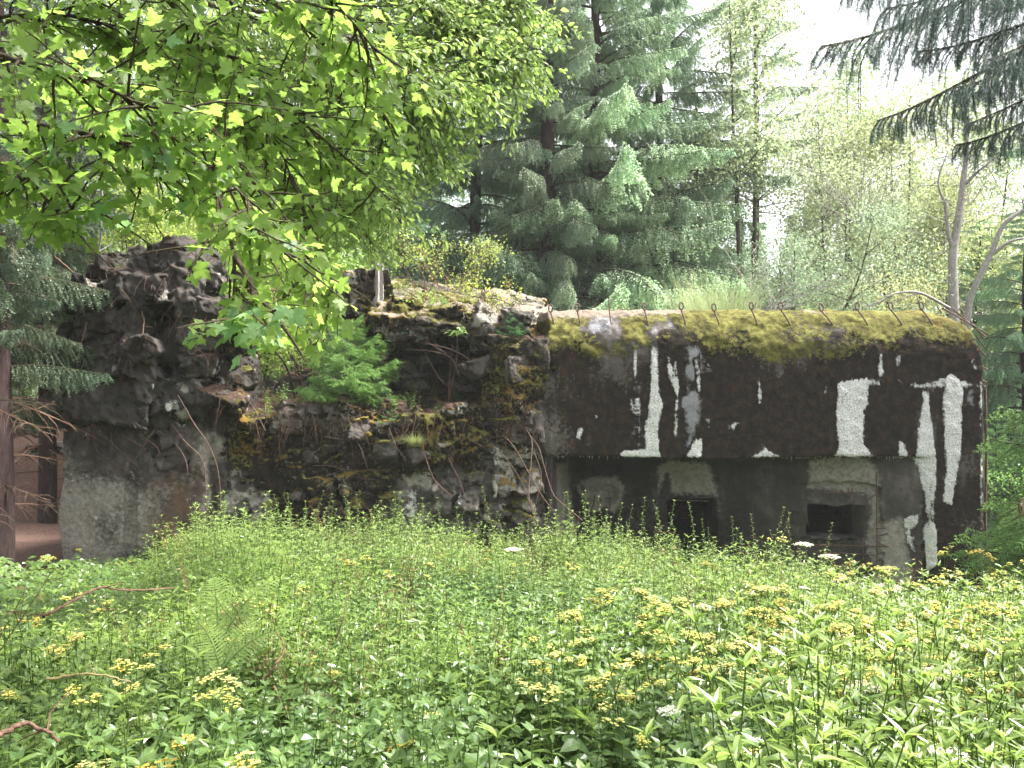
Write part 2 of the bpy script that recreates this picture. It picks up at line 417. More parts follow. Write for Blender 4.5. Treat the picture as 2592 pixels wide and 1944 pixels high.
bunker = empty('ruined_bunker', (0, 16, -1.2), label='ruined concrete bunker with a blasted left half and a mossy rounded roof', cat='bunker')
def bpart(name, me, **k):
    o = link(name, me, bunker); o.matrix_parent_inverse = Matrix.Translation((0, -16, 1.2)); return tag(o, **k)

# ---- the standing right-hand block
X0, X1, Y0, Y1, ZT, RR = 0.42, 8.30, 15.0, 21.0, 3.62, 0.78
RK = 0.33; RX = 7.43                                   # recess: plane y = 15 + RK*(RX-x)
def rec_pt(px, py):
    t = (px-HX)/FP; Y = (15+RK*RX)/(1+RK*t); return W(px, py, Y)
def right_block():
    h = .032
    ax = [np.arange(X0-.15, X1+.25, h), np.concatenate([np.arange(14.8, 17.8, h), np.arange(17.8, 21.3, .12)]), np.arange(-2.3, ZT+.25, h)]
    f = Field(ax, 0); X, Y, Z = f.G
    # horizontal shell sags a little, and the corner is worn
    def prof(a, z, r):                                 # a = distance inside the face (negative outside)
        qa = np.maximum(r-a, 0); qz = np.maximum(z-(ZT-r), 0)
        d = np.sqrt(qa*qa+qz*qz)-r
        lo = np.maximum(-a, z-ZT)
        return np.where((qa > 0) & (qz > 0), d, lo)
    dF = prof(Y-Y0, Z, RR); dR = prof(X1-X, Z, 1.05)
    d = np.maximum(np.maximum(dF, dR), np.maximum(X0-X, Y-Y1))
    # the recess under the overhang
    rz = CAMZ+(HY-1158)*15/FP
    rec = np.maximum(np.maximum(Z-rz-.02*np.sin(X*1.3), Y-(15+RK*(RX-X))), (0.68+(Y-15)*.23)-X)
    d = np.maximum(d, -rec)
    # openings
    def opening(px0, px1, py0, py1, depth):
        a = rec_pt(px0, py0); b = rec_pt(px1, py1)
        plane = 15+RK*(RX-X)
        return np.maximum(np.maximum(np.maximum(a.x-X, X-b.x), np.maximum(b.z-Z, Z-a.z)), np.maximum(plane-.3-Y, Y-(plane+depth)))
    wob = .03*gfbm(f.ax, 2.2, 3, 77)
    d = np.maximum(d, -(opening(2046, 2188, 1277, 1364, 1.4)+wob))
    d = np.maximum(d, -(opening(1688, 1812, 1262, 1480, 1.5)+wob))
    room = np.maximum(np.maximum(np.maximum(1.6-X, X-7.9), np.maximum(Z-.75, -2.2-Z)), np.maximum(15+RK*(RX-X)+.7-Y, Y-20.6))
    d = np.maximum(d, -room)
    # spalled shallow areas round the openings
    for (a, b, c, e, dp) in ((2020, 2225, 1220, 1277, .10), (2190, 2235, 1230, 1490, .09), (2010, 2200, 1366, 1480, .10), (1990, 2045, 1290, 1400, .06),
                             (1440, 1572, 1225, 1275, .12), (1672, 1830, 1200, 1262, .10)):
        sp = opening(a, b, c, e, dp)+.09*gfbm(f.ax, 3.1, 3, 31)+.02
        d = np.maximum(d, -sp)
    # ragged break on the left end
    brk = X-(X0+.12+.22*gnoise(f.ax, 1.3, 3)+.10*gnoise(f.ax, 4, 4))
    d = np.maximum(d, -brk)
    # broken ragged lower lip and crusts
    up = sstep(2.3, 3.2, Z)
    f.D = (d+(.012+.010*up)*gfbm(f.ax, 3.2, 4, 91)+(.008+.006*up)*gfbm(f.ax, 11, 2, 92)).astype(np.float32)
    V, F = f.mesh(); N = vnormals(V, F)
    # lime runs raise the surface
    x, y, z = V.T
    px = HX+x*FP/np.maximum(y, 15.0)*1.0; 
    limes = [([(1648,874),(1664,878),(1668,980),(1678,1030),(1667,1080),(1672,1155),(1630,1155),(1630,1090),(1638,1020),(1644,960)], 1),
     ([(1602,875),(1612,875),(1612,950),(1603,960)], 1), ([(1590,1010),(1626,1000),(1622,1050),(1626,1140),(1610,1140),(1612,1060),(1592,1040)], .62),
     ([(1690,902),(1716,905),(1722,980),(1716,1010),(1700,980),(1688,935)], .9), ([(1706,1010),(1720,1010),(1716,1110),(1702,1110)], .6),
     ([(1755,910),(1774,885),(1776,990),(1766,990)], .75),
     ([(1760,1110),(1781,1108),(1778,1158),(1735,1158)], 1),
     ([(1558,1160),(1580,1140),(1655,1134),(1676,1160)], 1), (rect(1779,885,1788,908), .9), (rect(1786,914,1798,928), 1),
     ([(1918,965),(1922,955),(1928,1000),(1926,1022),(1918,1022)], 1), ([(1462,1085),(1478,1078),(1470,1112),(1457,1112)], 1), ([(1500,1050),(1518,1050),(1512,1062),(1503,1060)], .8),
     ([(1785,1058),(1794,1060),(1800,1096),(1792,1096)], .95), ([(1856,1066),(1872,1070),(1860,1088),(1840,1086)], .95), ([(1890,1160),(1920,1142),(1935,1128),(1985,1160)], .75), (rect(1845,1152,1875,1159), .6),
     ([(2118,968),(2195,955),(2200,1010),(2205,1020),(2188,1040),(2188,1120),(2212,1162),(2108,1162),(2122,1132),(2114,1050)], 1),
     ([(2160,962),(2195,955),(2228,966),(2228,975),(2165,978)], .85), ([(2222,897),(2233,895),(2238,940),(2232,956),(2222,952)], .95), ([(2092,900),(2108,902),(2118,925),(2108,925)], .8), ([(2175,893),(2190,895),(2186,912)], .8),
     (rect(2268,898,2279,930), .9), ([(2285,900),(2296,903),(2290,910)], .8), ([(2300,922),(2306,920),(2312,944)], .8), ([(2086,976),(2097,974),(2092,1000),(2086,1000)], .85), (rect(2005,963,2013,970), .9),
     ([(2272,962),(2330,972),(2370,958),(2400,952),(2482,972),(2482,980),(2390,985),(2320,983),(2290,975)], .75),
     ([(2335,992),(2349,990),(2362,1080),(2371,1160),(2371,1280),(2374,1430),(2345,1450),(2340,1350),(2342,1280),(2333,1200),(2318,1155),(2325,1080)], 1),
     ([(2297,1312),(2336,1298),(2330,1330),(2318,1345),(2324,1400),(2305,1385),(2298,1350)], .85),
     ([(2393,955),(2405,945),(2440,968),(2435,1060),(2437,1140),(2422,1200),(2412,1280),(2385,1272),(2393,1180),(2388,1080),(2386,1000)], 1),
     ([(2273,1115),(2282,1112),(2292,1120),(2301,1162),(2274,1162)], 1), ([(2292,1112),(2297,1098),(2296,1120)], .8),
     ([(2478,965),(2487,965),(2490,1450),(2482,1450)], .9), ([(2450,902),(2466,905),(2474,938),(2456,932)], .8), ([(1434,910),(1455,905),(1450,916)], .6)]
    li = np.zeros(len(V)); front = sstep(-.35, -.6, N[:, 1])*sstep(15.75, 15.35, y)
    frontE = np.maximum(front, sstep(.3, .6, N[:, 0])*0)
    for p, w in limes:
        sdist = poly_sd(x, z, poly_w(p)); li = np.maximum(li, w*np.clip(.44-sdist/.085, 0, 1.05))
    li *= frontE
    li -= .55*np.maximum(0, fbm(V*np.array([3.2, 1, .7]), 2.2, 3, 63))*(li > 0)+.30*np.maximum(0, fbm(V, 9, 2, 64))*(li > 0)
    gl = np.zeros(len(V))
    for p, w in limes: gl = np.maximum(gl, .62*w*np.clip(.5-(poly_sd(x, z+.06, poly_w(p)))/.34, 0, 1))
    for p, w in (([(1735,880),(1768,875),(1774,960),(1764,1100),(1768,1150),(1735,1155),(1735,1060),(1725,1000),(1742,930)], .95), ([(1590,980),(1628,960),(1628,1140),(1600,1100)], .55),
                 ([(1655,805),(1668,800),(1672,850),(1650,850)], .9), ([(2398,1280),(2422,1270),(2412,1370),(2396,1372)], .8), ([(2440,970),(2478,975),(2470,1040),(2445,1020)], .6),
                 ([(1478,790),(1560,800),(1560,850),(1500,862),(1470,830)], .75), ([(1690,795),(1722,800),(1710,860),(1680,840)], .7), ([(2105,830),(2130,835),(2130,860),(2108,855)], .7)):
        gl = np.maximum(gl, w*np.clip(.5-poly_sd(x, z, poly_w(p))/.30, 0, 1))
    gl = gl*(.85+.6*fbm(V, 3.5, 3, 51)); gl *= sstep(-.2, -.5, N[:, 1])
    gl = gl*np.clip(1-2.4*li, 0, 1)
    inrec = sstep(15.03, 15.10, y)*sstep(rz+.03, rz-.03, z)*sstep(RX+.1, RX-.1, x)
    nz = fbm(V, .9, 3, 3)
    crust = (1-inrec)*(.80+.45*nz+.25*fbm(V*np.array([2, 1, .5]), 2.4, 3, 71))*sstep(3.35, 3.1, z)
    crust = np.where(x > 7.9, crust*.9, crust)
    moss = sstep(2.40, 3.30, z+.26*fbm(V, 1.4, 4, 8)+.12*fbm(V, 6, 2, 5))*(.93+.42*fbm(V, 2.2, 3, 44))-.25*sstep(3.2, 1.2, x)*sstep(-.1, .4, fbm(V, 1.8, 2, 47))
    moss -= gl*sstep(2.7, 2.9, z)*1.2
    gl = gl*sstep(0, .3, 1-moss*.4)
    gold = sstep(6.0, 7.6, x)*.55+sstep(3.0, 2.75, z)*.35-.12+.35*fbm(V, .7, 2, 14)
    dry = sstep(4.2, 1.2, x)*sstep(3.15, 3.5, z)*.5+sstep(3.4, 3.58, z)*(.30+.3*fbm(V, 1.6, 2, 48))
    pale = np.zeros(len(V)); dark = np.zeros(len(V)); rust = np.zeros(len(V))
    for pts, w in (([(1478,1262),(1450,1230),(1490,1208),(1560,1205),(1582,1235),(1570,1280),(1555,1300),(1530,1285),(1500,1300)], .85),
                   ([(2040,1160),(2090,1150),(2200,1150),(2230,1190),(2240,1300),(2230,1470),(2190,1400),(2200,1260),(2040,1240)], .66),
                   ([(1664,1280),(1660,1180),(1690,1160),(1800,1170),(1822,1250),(1822,1300),(1812,1260),(1700,1255),(1690,1200),(1675,1240)], .72),
                   ([(1395,1160),(1440,1165),(1450,1300),(1470,1320),(1440,1400),(1400,1380)], .80),
                   ([(2195,1330),(2290,1300),(2320,1480),(2210,1490)], .70)):
        q = [rec_pt(a, b) for a, b in pts]; q = [(a.x, a.z) for a in q]
        pale = np.maximum(pale, w*np.clip(.6-poly_sd(x, z, q)/.25, 0, 1))
    pale *= inrec
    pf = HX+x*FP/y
    dark = np.clip(inrec*(.62*sstep(2080, 1800, pf)+.22+.25*nz)*(1-pale*.7)+(sstep(.5, .62, y-(15+RK*(RX-x)))*(z < .8)), 0, 1)  # recess and interior shade painted into the concrete, strongest to the left
    rust = inrec*.32*sstep(2150, 2250, pf)*sstep(.4, -.6, z)
    crust += inrec*.05
    V = V+N*(sstep(.35, .6, li)*(.008+.010*vnoise(V, 14, 3)))[:, None]+N*(sstep(.35, .7, moss)*(.004+.010*fbm(V, 5, 2, 2)+.014*vnoise(V, 15, 6)))[:, None]
    z0 = np.zeros(len(V))
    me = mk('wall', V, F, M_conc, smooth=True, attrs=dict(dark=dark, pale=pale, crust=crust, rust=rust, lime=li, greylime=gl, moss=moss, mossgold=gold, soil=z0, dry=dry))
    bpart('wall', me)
    return V, F
RV, RF = right_block()
print('right', len(RV), time.time()-T0)

# ---- the blasted left half
def ruin():
    h = .037
    ax = [np.arange(-8.6, 0.95, h), np.concatenate([np.arange(14.2, 18.8, h), np.arange(18.8, 21.5, .1)]), np.arange(-2.3, 5.2, h)]
    f = Field(ax, .06, 1.3, 3)
    B = f.block
    def bp(px, py, Y, hx, hy, hz, rot=(0, 0, 0), **k): B(W(px, py, Y), (hx, hy, hz), rot, **k)
    # body of the tower and the smooth lower wall
    B((-6.55, 16.0, -.2), (1.25, 1.25, 2.0), (0, 0, -2), r=.05)
    B((-6.35, 16.6, 1.5), (1.2, 1.35, 1.55), r=.1, cuts=2, seed=3)
    # central plinth
    B((-2.5, 16.6, -.5), (3.1, 1.55, 2.2), r=.05, cuts=0)
    # ledge rising to the rear
    B((-2.4, 17.4, 1.45), (3.0, 1.9, .55), (14, 0, 0), r=.1)
    # blocks breaking up the central face
    g = np.random.default_rng(12)
    for i, xx in enumerate(np.arange(-4.9, .5, .52)):
        for j, zz in enumerate(np.arange(-1.4, 1.7, .47)):
            if xx < -4.0 and g.random() < .75: continue
            if g.random() < .12: continue
            B((xx+g.uniform(-.07, .07), 15.16+g.uniform(-.12, .10)+.06*(zz > .6), zz+g.uniform(-.08, .08)), (g.uniform(.2, .29), .3, g.uniform(.19, .3)),
              (g.uniform(-9, 9), g.uniform(-12, 12), g.uniform(-14, 14)), r=.015, cuts=4, seed=100+i*20+j)
    # ragged rim along the ledge
    for i in range(16):
        xx = -5.0+i*.36
        B((xx, 15.15+g.uniform(0, .25), 1.62+g.uniform(-.12, .2)), (g.uniform(.2, .34), g.uniform(.2, .35), g.uniform(.12, .22)), (g.uniform(-15, 15), g.uniform(-20, 20), g.uniform(-30, 30)), r=.04, cuts=4, seed=500+i)
    # right-hand broken face next to the standing wall
    B((.15, 16.0, 1.6), (.55, 1.0, 1.55), (0, 4, -8), r=.06, cuts=1, seed=8)
    bp(1215, 940, 15.55, .42, .35, .2, (8, -10, 8), cuts=3, seed=23)
    bp(1330, 985, 15.2, .34, .3, .42, (0, 6, 10), cuts=3, seed=21)
    bp(1300, 905, 15.5, .42, .4, .28, (10, -8, 5), cuts=3, seed=22)
    bp(1270, 1010, 15.4, .5, .3, .25, (-10, 4, 5), cuts=4, seed=24)
    # tilted roof slab and its broken rim
    B((-.95, 17.5, 3.72), (1.75, 1.9, .27), (19, 7, 3), r=.06, cuts=0)
    bp(1235, 830, 15.75, .36, .35, .38, (20, 28, 10), cuts=3, seed=31)
    bp(1120, 812, 16.0, .45, .35, .22, (10, -12, 5), cuts=3, seed=32)
    bp(1030, 790, 16.3, .4, .4, .25, (5, 10, 20), cuts=3, seed=33)
    bp(1310, 815, 15.5, .3, .4, .26, (12, 10, 0), cuts=3, seed=34)
    bp(930, 750, 17.0, .5, .5, .5, (5, -12, 20), cuts=3, seed=35)
    bp(905, 790, 17.2, .3, .5, .6, (0, -5, 10), cuts=3, seed=36)
    # rear fill
    B((-1.5, 19.6, 1.8), (2.6, 1.3, 1.7), r=.2, cuts=2, seed=40)
    B((-4.6, 19.4, 1.2), (2.0, 1.5, 1.5), r=.2, cuts=3, seed=41)
    # tower top: hanging curved slab, boulders, cap
    bp(305, 965, 14.62, .92, .20, .80, (-7, 5, -9), r=.06, cuts=2, seed=51)
    bp(440, 985, 14.78, .45, .22, .42, (-8, -12, 6), cuts=2, seed=52)
    bp(176, 955, 15.1, .14, .55, .95, (0, 0, 4), cuts=1, seed=53)
    bp(255, 800, 14.85, .42, .4, .32, (5, -18, 12), cuts=3, seed=54)
    bp(345, 800, 14.7, .30, .3, .40, (0, 14, -20), r=.14, cuts=2, seed=55)
    bp(350, 882, 14.42, .30, .25, .26, (10, 12, 30), r=.1, cuts=3, seed=56)
    bp(330, 935, 14.45, .30, .15, .2, (0, 20, 10), r=.08, cuts=3, seed=57)
    bp(500, 855, 15.0, .50, .5, .72, (0, -6, 12), r=.08, cuts=3, seed=58)
    bp(560, 820, 15.4, .55, .6, .5, (5, 10, 0), cuts=3, seed=59)
    bp(385, 735, 15.0, .85, .6, .30, (-6, -5, 6), cuts=3, seed=60)
    bp(460, 665, 15.3, .72, .6, .30, (-8, -16, 0), cuts=3, seed=61)
    bp(300, 668, 15.4, .30, .3, .14, (0, 6, 20), cuts=3, seed=62)
    bp(420, 770, 14.9, .5, .4, .2, (0, 5, -10), cuts=3, seed=63)
    bp(225, 760, 14.95, .26, .3, .36, (0, 22, 0), cuts=3, seed=64)
    for i in range(46):
        B(W(g.uniform(185, 620), g.uniform(690, 1030), g.uniform(14.75, 15.25)), (g.uniform(.18, .42), g.uniform(.15, .3), g.uniform(.10, .28)), (g.uniform(-20, 20), g.uniform(-35, 35), g.uniform(-40, 40)), r=.015, cuts=4, seed=700+i)
    # openings and clefts
    bp(430, 850, 15.9, .8, .5, .9, r=.05)
    bp(410, 860, 14.3, .17, .55, .62, (0, -4, 0), op='-', r=.05)
    bp(400, 790, 14.4, .22, .5, .15, (0, 5, 0), op='-', r=.05)
    bp(315, 1320, 14.6, .12, .28, .75, (0, -2, 0), op='-', r=.05)
    for (a, b, sx, sz, rt) in ((300, 1120, .7, .18, 8), (390, 1175, .5, .22, -14), (290, 1060, .6, .12, -5), (450, 1080, .4, .2, 12), (350, 1180, .26, .40, 30), (500, 1120, .25, .3, 0)):
        bp(a, b, 14.7, sx, .16, sz, (0, rt, 0), op='-', r=.04, cuts=2, seed=int(a+b))
    # cavity under the slab
    bp(1075, 900, 17.3, .95, 1.5, .55, (6, 0, 0), op='-', r=.1)
    bp(950, 880, 17.5, .7, 1.2, .6, (8, 0, 0), op='-', r=.1)
    f.D -= 0
    smooth_zone = sstep(1.2, .2, f.G[2])*sstep(-5.0, -5.4, f.G[0])
    rg = 1-2*abs(gnoise(f.ax, 2.6, 60))
    f.D += ((1-.8*smooth_zone)*(.035*gnoise(f.ax, 1.7, 61)+.02*rg+.025*abs(gnoise(f.ax, 5.2, 70))+.030*gnoise(f.ax, 9.5, 71)+.030*gnoise(f.ax, 17, 72)+.12*np.maximum(0, 1-abs(gfbm(f.ax, 1.5, 2, 81))/.05)+.08*np.maximum(0, 1-abs(gfbm(f.ax, 2.6, 2, 91))/.06))).astype(np.float32)
    V, F = f.mesh(); N = vnormals(V, F); x, y, z = V.T
    n1 = fbm(V, .8, 3, 21); n2 = fbm(V, 2.6, 3, 22)
    tower = sstep(-4.95, -5.3, x); low = sstep(1.75, 1.3, z)
    up = sstep(.25, .7, N[:, 2])
    crust = (1-tower)*(.32+.50*n1+.25*sstep(-4.9, -4.4, x)*sstep(-2.6, -3.6, x)*low)+tower*(1-low)*(.12+.35*n1)
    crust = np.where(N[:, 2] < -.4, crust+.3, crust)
    moss = (1-tower)*(.46*up+.55*n1*.8+.16*sstep(-.3, .2, N[:, 2]))+tower*up*.42*(z > 3.0)+.3*n2*up
    moss = moss*(1-.5*tower)
    ledge = sstep(.45, .75, N[:, 2])*sstep(1.55, 1.85, z)*sstep(3.3, 3.0, z)*sstep(-6, -5, x)
    soil = ledge*1.0+tower*up*.25
    slabtop = sstep(.5, .8, N[:, 2])*sstep(3.15, 3.5, z)*sstep(-3.4, -3.0, x)
    dry = slabtop*.62*(.85+.6*n2)
    moss = np.where(slabtop > .5, .35+.5*n1, moss)
    n4 = fbm(V, 5, 3, 33); pale = (1-tower)*(.34+.8*n2+.35*n4)+tower*low*(.42+.35*n1)+tower*(1-low)*(.12+.55*n2+.4*n4)*sstep(-.3, .5, N[:, 2]+n4*.5)
    rust = tower*low*(.30+sstep(.9, .0, abs(x+5.75))*sstep(1.2, .2, z)*.30)+.12*(n1 > .5)
    dark = tower*(1-low)*(.55+.5*n1)+tower*low*np.clip(.05+.4*n1, 0, 1)+(1-tower)*.12
    lime = .30*sstep(.35, .6, n2)*(1-up)
    for p in ([(420,1020),(450,1010),(470,1060),(440,1085),(425,1060)],):
        lime = np.maximum(lime, .8*np.clip(.5-poly_sd(x, z, poly_w(p, 14.7))/.15, 0, 1)*(y < 15))
    for p in ([(1020,1240),(1060,1240),(1055,1340),(1050,1420),(1018,1420)], [(1155,1210),(1175,1220),(1172,1300),(1160,1270)], [(1235,1120),(1275,1120),(1280,1190),(1255,1200)]):
        lime = np.maximum(lime, .62*np.clip(.5-poly_sd(x, z, poly_w(p))/.2, 0, 1)*(y < 15.6))
    V = V+N*(sstep(.45, .65, moss)*(.012+.03*vnoise(V, 6, 2)))[:, None]
    me = mk('broken_wall', V, F, M_conc, smooth=False, attrs=dict(dark=dark, pale=pale, crust=crust, rust=rust, lime=lime, greylime=lime*0, moss=moss, mossgold=.35+.5*n2, soil=soil, dry=dry))
    bpart('broken_wall', me, label='blasted left half of the bunker with hanging slabs and rubble')
    return V, F
UV, UF = ruin()
print('ruin', len(UV), time.time()-T0)
BV = BVHTree.FromPolygons([tuple(v) for v in np.concatenate([RV, UV]).tolist()], np.concatenate([RF, UF+len(RV)]).tolist())
def top(x, y, zmax=6.0):
    h = BV.ray_cast(Vector((x, y, zmax)), Vector((0, 0, -1)))
    return h[0].z if h[0] is not None and h[0].z > -.9 else float(gh(x, y))
def face_y(px, py, back=13.0):
    """first bunker surface along the view from the front"""
    o = W(px, py, 1.0); d = (o-Vector((0, 0, CAMZ))).normalized()
    h = BV.ray_cast(Vector((0, 0, CAMZ)), d)
    return h[0] if h[0] is not None else W(px, py, 15)

# ---- separate broken blocks wedged in the ruin
def chunk_mesh(seed, h=(.3, .25, .22), moss=.3, pale=.3, dark=.2):
    s = max(h)*.065
    ax = [np.arange(-k*1.25-s*2, k*1.25+s*3, s) for k in h]
    f = Field(ax, max(h)*.10, 1.0/max(h), seed); f.block((0, 0, 0), h, (0, 0, 0), r=max(h)*.12, cuts=6, seed=seed)
    f.D += (max(h)*(.06*gfbm(f.ax, 2.0/max(h), 3, seed+9)+.05*gnoise(f.ax, 7/max(h), seed+4))).astype(np.float32)
    V, F = f.mesh(); N = vnormals(V, F); n = fbm(V+seed, 3, 3, seed % 9)
    o = np.ones(len(V))
    return mk('concrete_block', V, F, M_conc, smooth=False, attrs=dict(dark=o*dark, pale=pale+.5*n, crust=.36+.5*n, rust=o*0, lime=o*.1, greylime=o*0, moss=moss*sstep(0, .6, N[:, 2])*1.7+.3*n-.1, mossgold=o*.4, soil=o*0, dry=o*0))
cm = [chunk_mesh(900+i, ((.3, .26, .2), (.26, .24, .26), (.36, .25, .16), (.2, .2, .2))[i % 4], moss=.28) for i in range(6)]
cd = [chunk_mesh(950+i, ((.32, .28, .26), (.24, .22, .2))[i], .1, .1, .6) for i in range(2)]
cp = chunk_mesh(980, (.26, .2, .22), .02, .85, 0)
g = random.Random(3)
blocks = [(452, 1045, cp, 1.05, 'pale squarish block hanging in the crack of the left tower'), (352, 872, cd[0], .9, 'rounded grey block jutting from the dark left tower'),
 (1215, 935, cm[2], 1.1, None), (1165, 870, cm[1], .8, None), (1050, 1165, cm[0], 1.0, 'overhanging block with a grass tuft on it'), (975, 1150, cm[2], .8, None),
 (900, 1100, cm[1], .9, None), (860, 1200, cm[3], 1.1, None), (790, 1165, cm[0], .8, None), (820, 1290, cm[1], .9, None), (930, 1250, cm[3], .9, None),
 (700, 1080, cm[2], .7, None), (640, 1060, cm[4], .6, None), (760, 1060, cm[5], .8, None), (1120, 1130, cm[4], .8, None), (1310, 940, cm[5], .9, None),
 (870, 1340, cm[2], .9, None), (750, 1250, cm[4], .8, None), (980, 1330, cm[0], .8, None), (1235, 845, cd[1], .9, None), (280, 800, cd[1], 1.2, None), (560, 1000, cm[3], .8, None),
 (520, 770, cm[2], 1.0, None), (610, 960, cm[0], .8, None), (680, 985, cm[5], .7, None), (1130, 1040, cm[3], .6, None), (1010, 1060, cm[3], .5, None), (1330, 1060, cm[1], .7, None)]
for px, py, me, s, lab in blocks:
    p = face_y(px, py); o = bpart('concrete_block', me, label=lab)
    o.location = p+Vector((0, .15, 0)); o.rotation_euler = (g.uniform(-.3, .3), g.uniform(-.5, .5), g.uniform(0, 6)); o.scale = (s*.95, s*.95, s*g.uniform(.7, 1.15))

# ---- reinforcement bars and lifting loops
def rod(pts, r=.0095, name='reinforcement_bar', n=8, sides=5, snap=False):
    P = []
    for i, q in enumerate(pts):
        if len(q) == 3: P.append(W(*q))
        else:
            h = face_y(*q); P.append(h-Vector((0, .05, 0)) if i else h+Vector((0, .05, 0)))
    V, F = tube(curve(P, n), r, sides)
    return bpart(name, mk(name, V, F, M_rust, smooth=True))
for a in ([(722,1020),(712,1060),(708,1110),(712,1165)], [(790,1015),(798,1060),(805,1125)], [(868,1030,15.2),(890,1080,14.9),(915,1140,14.8),(930,1185,14.8)],
          [(965,1030,15.2),(980,1070,14.9),(1000,1125,14.8),(1028,1165,14.75)], [(1030,1075,15.3),(1060,1090,14.9),(1075,1150,14.7),(1100,1215,14.6),(1143,1256,14.5)],
          [(1115,1100,15.2),(1140,1170,14.8),(1165,1220,14.7),(1176,1258,14.7)], [(1285,1085,15.3),(1320,1078,15.0),(1345,1110,14.7),(1345,1160,14.5),(1338,1240,14.3),(1343,1275,14.2),(1360,1320,14.2)],
          [(1290,1100,15.3),(1330,1095,15.0),(1362,1130,14.7),(1380,1190,14.5),(1400,1250,14.4),(1430,1280,14.3),(1475,1318,14.2)],
          [(1225,1115,15.2),(1270,1105,14.9),(1300,1130,14.7),(1340,1200,14.5),(1375,1260,14.4),(1412,1308,14.3)],
          [(1200,1140,15.2),(1240,1130,14.9),(1280,1160,14.7),(1320,1220,14.5),(1345,1290,14.4),(1358,1325,14.4)],
          [(1340,1130,15.0),(1358,1160,14.8),(1370,1210,14.7),(1360,1260,14.6),(1350,1300,14.6)],
          [(1130,1070,15.2),(1170,1100,15.0),(1220,1130,14.8)], [(1040,860,16.0),(1090,872,15.6),(1150,888,15.4),(1210,925,15.3)], [(1010,885,16.0),(1080,888,15.6),(1140,905,15.4),(1162,950,15.3)],
          [(1068,878,16.0),(1090,920,15.8),(1115,960,15.6),(1140,985,15.5)], [(1250,880,15.4),(1255,890,15.3),(1290,893,15.3),(1302,892,15.3)], [(1300,890,15.4),(1312,920,15.2),(1325,950,15.1)],
          [(1130,1018,15.4),(1160,1020,15.3),(1185,1022,15.3),(1187,1075,15.2)], [(1235,1008,15.4),(1265,1007,15.3),(1290,1006,15.3)],
          [(1175,1050,15.3),(1178,1075,15.1),(1188,1090,15.0)], [(1200,750,16.2),(1215,753,16.0),(1260,757,15.8),(1300,775,15.6)],
          [(1050,790,16.2),(1060,830,15.9),(1090,870,15.7),(1130,895,15.6)], [(1076,830,16.0),(1090,850,15.9),(1110,880,15.7)],
          [(450,1000,14.4),(490,1070,14.2),(530,1130,14.1),(553,1200,14.1),(558,1300,14.1),(555,1410,14.1)], [(435,1075,14.6),(470,1120,14.4),(510,1160,14.3),(520,1220,14.3),(520,1290,14.3)],
          [(400,1090,14.7),(440,1120,14.5),(468,1160,14.4),(475,1200,14.4),(470,1220,14.5)], [(215,1050,14.7),(240,1110,14.5),(245,1140,14.5),(275,1165,14.5),(335,1200,14.5)],
          [(205,1040,14.6),(228,1075,14.5),(270,1110,14.5),(330,1165,14.5),(350,1180,14.5)], [(245,1050,14.7),(240,1100,14.5),(242,1120,14.5)], [(285,1060,14.6),(282,1110,14.5),(285,1150,14.5)],
          [(340,1165,14.5),(375,1110,14.5),(390,1090,14.6)], [(310,1100,14.6),(350,1125,14.5),(370,1140,14.5)], [(350,1100,14.6),(395,1130,14.5),(405,1150,14.5)],
          [(605,945,15.2),(612,990,14.9),(640,1030,14.8),(672,1090,14.7)], [(672,1020,15.2),(671,1045,15.0),(675,1070,15.0)], [(525,960,15.0),(555,975,14.8),(585,985,14.8)]):
    rod(a)
for a in ([(850,1185),(905,1190),(990,1190)], [(830,1200),(880,1205),(950,1215)], [(845,1110),(870,1110),(905,1112)], [(895,1245),(920,1248),(940,1250)], [(880,1272),(900,1273),(920,1275)],
          [(820,1105),(860,1112),(900,1120)], [(850,1310),(880,1312),(905,1312)], [(800,1235),(830,1236),(860,1238)], [(930,1120),(970,1135),(1000,1150)], [(790,1180),(820,1178),(850,1182)]):
    P = [W(q[0], q[1], 14.92-.02*i) for i, q in enumerate(a)]
    V, F = tube(curve(P, 5), .008, 5); bpart('reinforcement_bar', mk('reinforcement_bar', V, F, M_rust, smooth=True))
# grid of bars exposed round the embrasure
def recb(pts, r=.012, off=.02):
    P = [rec_pt(a, b)+Vector((-off*.3, -off, 0)) for a, b in pts]
    V, F = tube(P, r, 5); bpart('reinforcement_bar', mk('reinforcement_bar', V, F, M_rust, smooth=True))
for a in ([(2055,1378),(2110,1380),(2250,1383)], [(2060,1396),(2130,1400),(2215,1405)], [(2073,1366),(2072,1400),(2073,1430)], [(2184,1360),(2184,1400),(2185,1418)], [(2218,1195),(2219,1300),(2220,1430)],
          [(2080,1248),(2140,1247),(2190,1247)], [(2158,1234),(2150,1260),(2145,1275)], [(2146,1234),(2150,1262)], [(2196,1265),(2218,1250),(2225,1260)], [(1995,1290),(1997,1310),(1996,1345)], [(1985,1331),(2010,1332)],
          [(2215,1322),(2240,1320)], [(2215,1338),(2242,1336)], [(2220,1356),(2248,1350)], [(2222,1372),(2245,1384)], [(2222,1400),(2240,1398)], [(2085,1240),(2086,1258)], [(2120,1432),(2140,1434),(2148,1450)],
          [(1505,1255),(1504,1275),(1500,1282)], [(1520,1262),(1517,1278)], [(1545,1262),(1544,1290)], [(1530,1260),(1548,1261)], [(1706,1266),(1760,1267),(1795,1268)]):
    recb(a)
def ring(c, r, tilt, wire=.011):
    a = np.linspace(0, 2*np.pi*.97, 15); P = np.stack([np.cos(a)*r*.55, np.cos(a)*0+np.sin(tilt)*np.sin(a)*r, np.sin(a)*r], 1)+np.array(c)
    return tube(P, wire, 6)
lx = [1394, 1462, 1632, 1725, 1808, 1903, 1977, 2080, 2171, 2256, 2334]
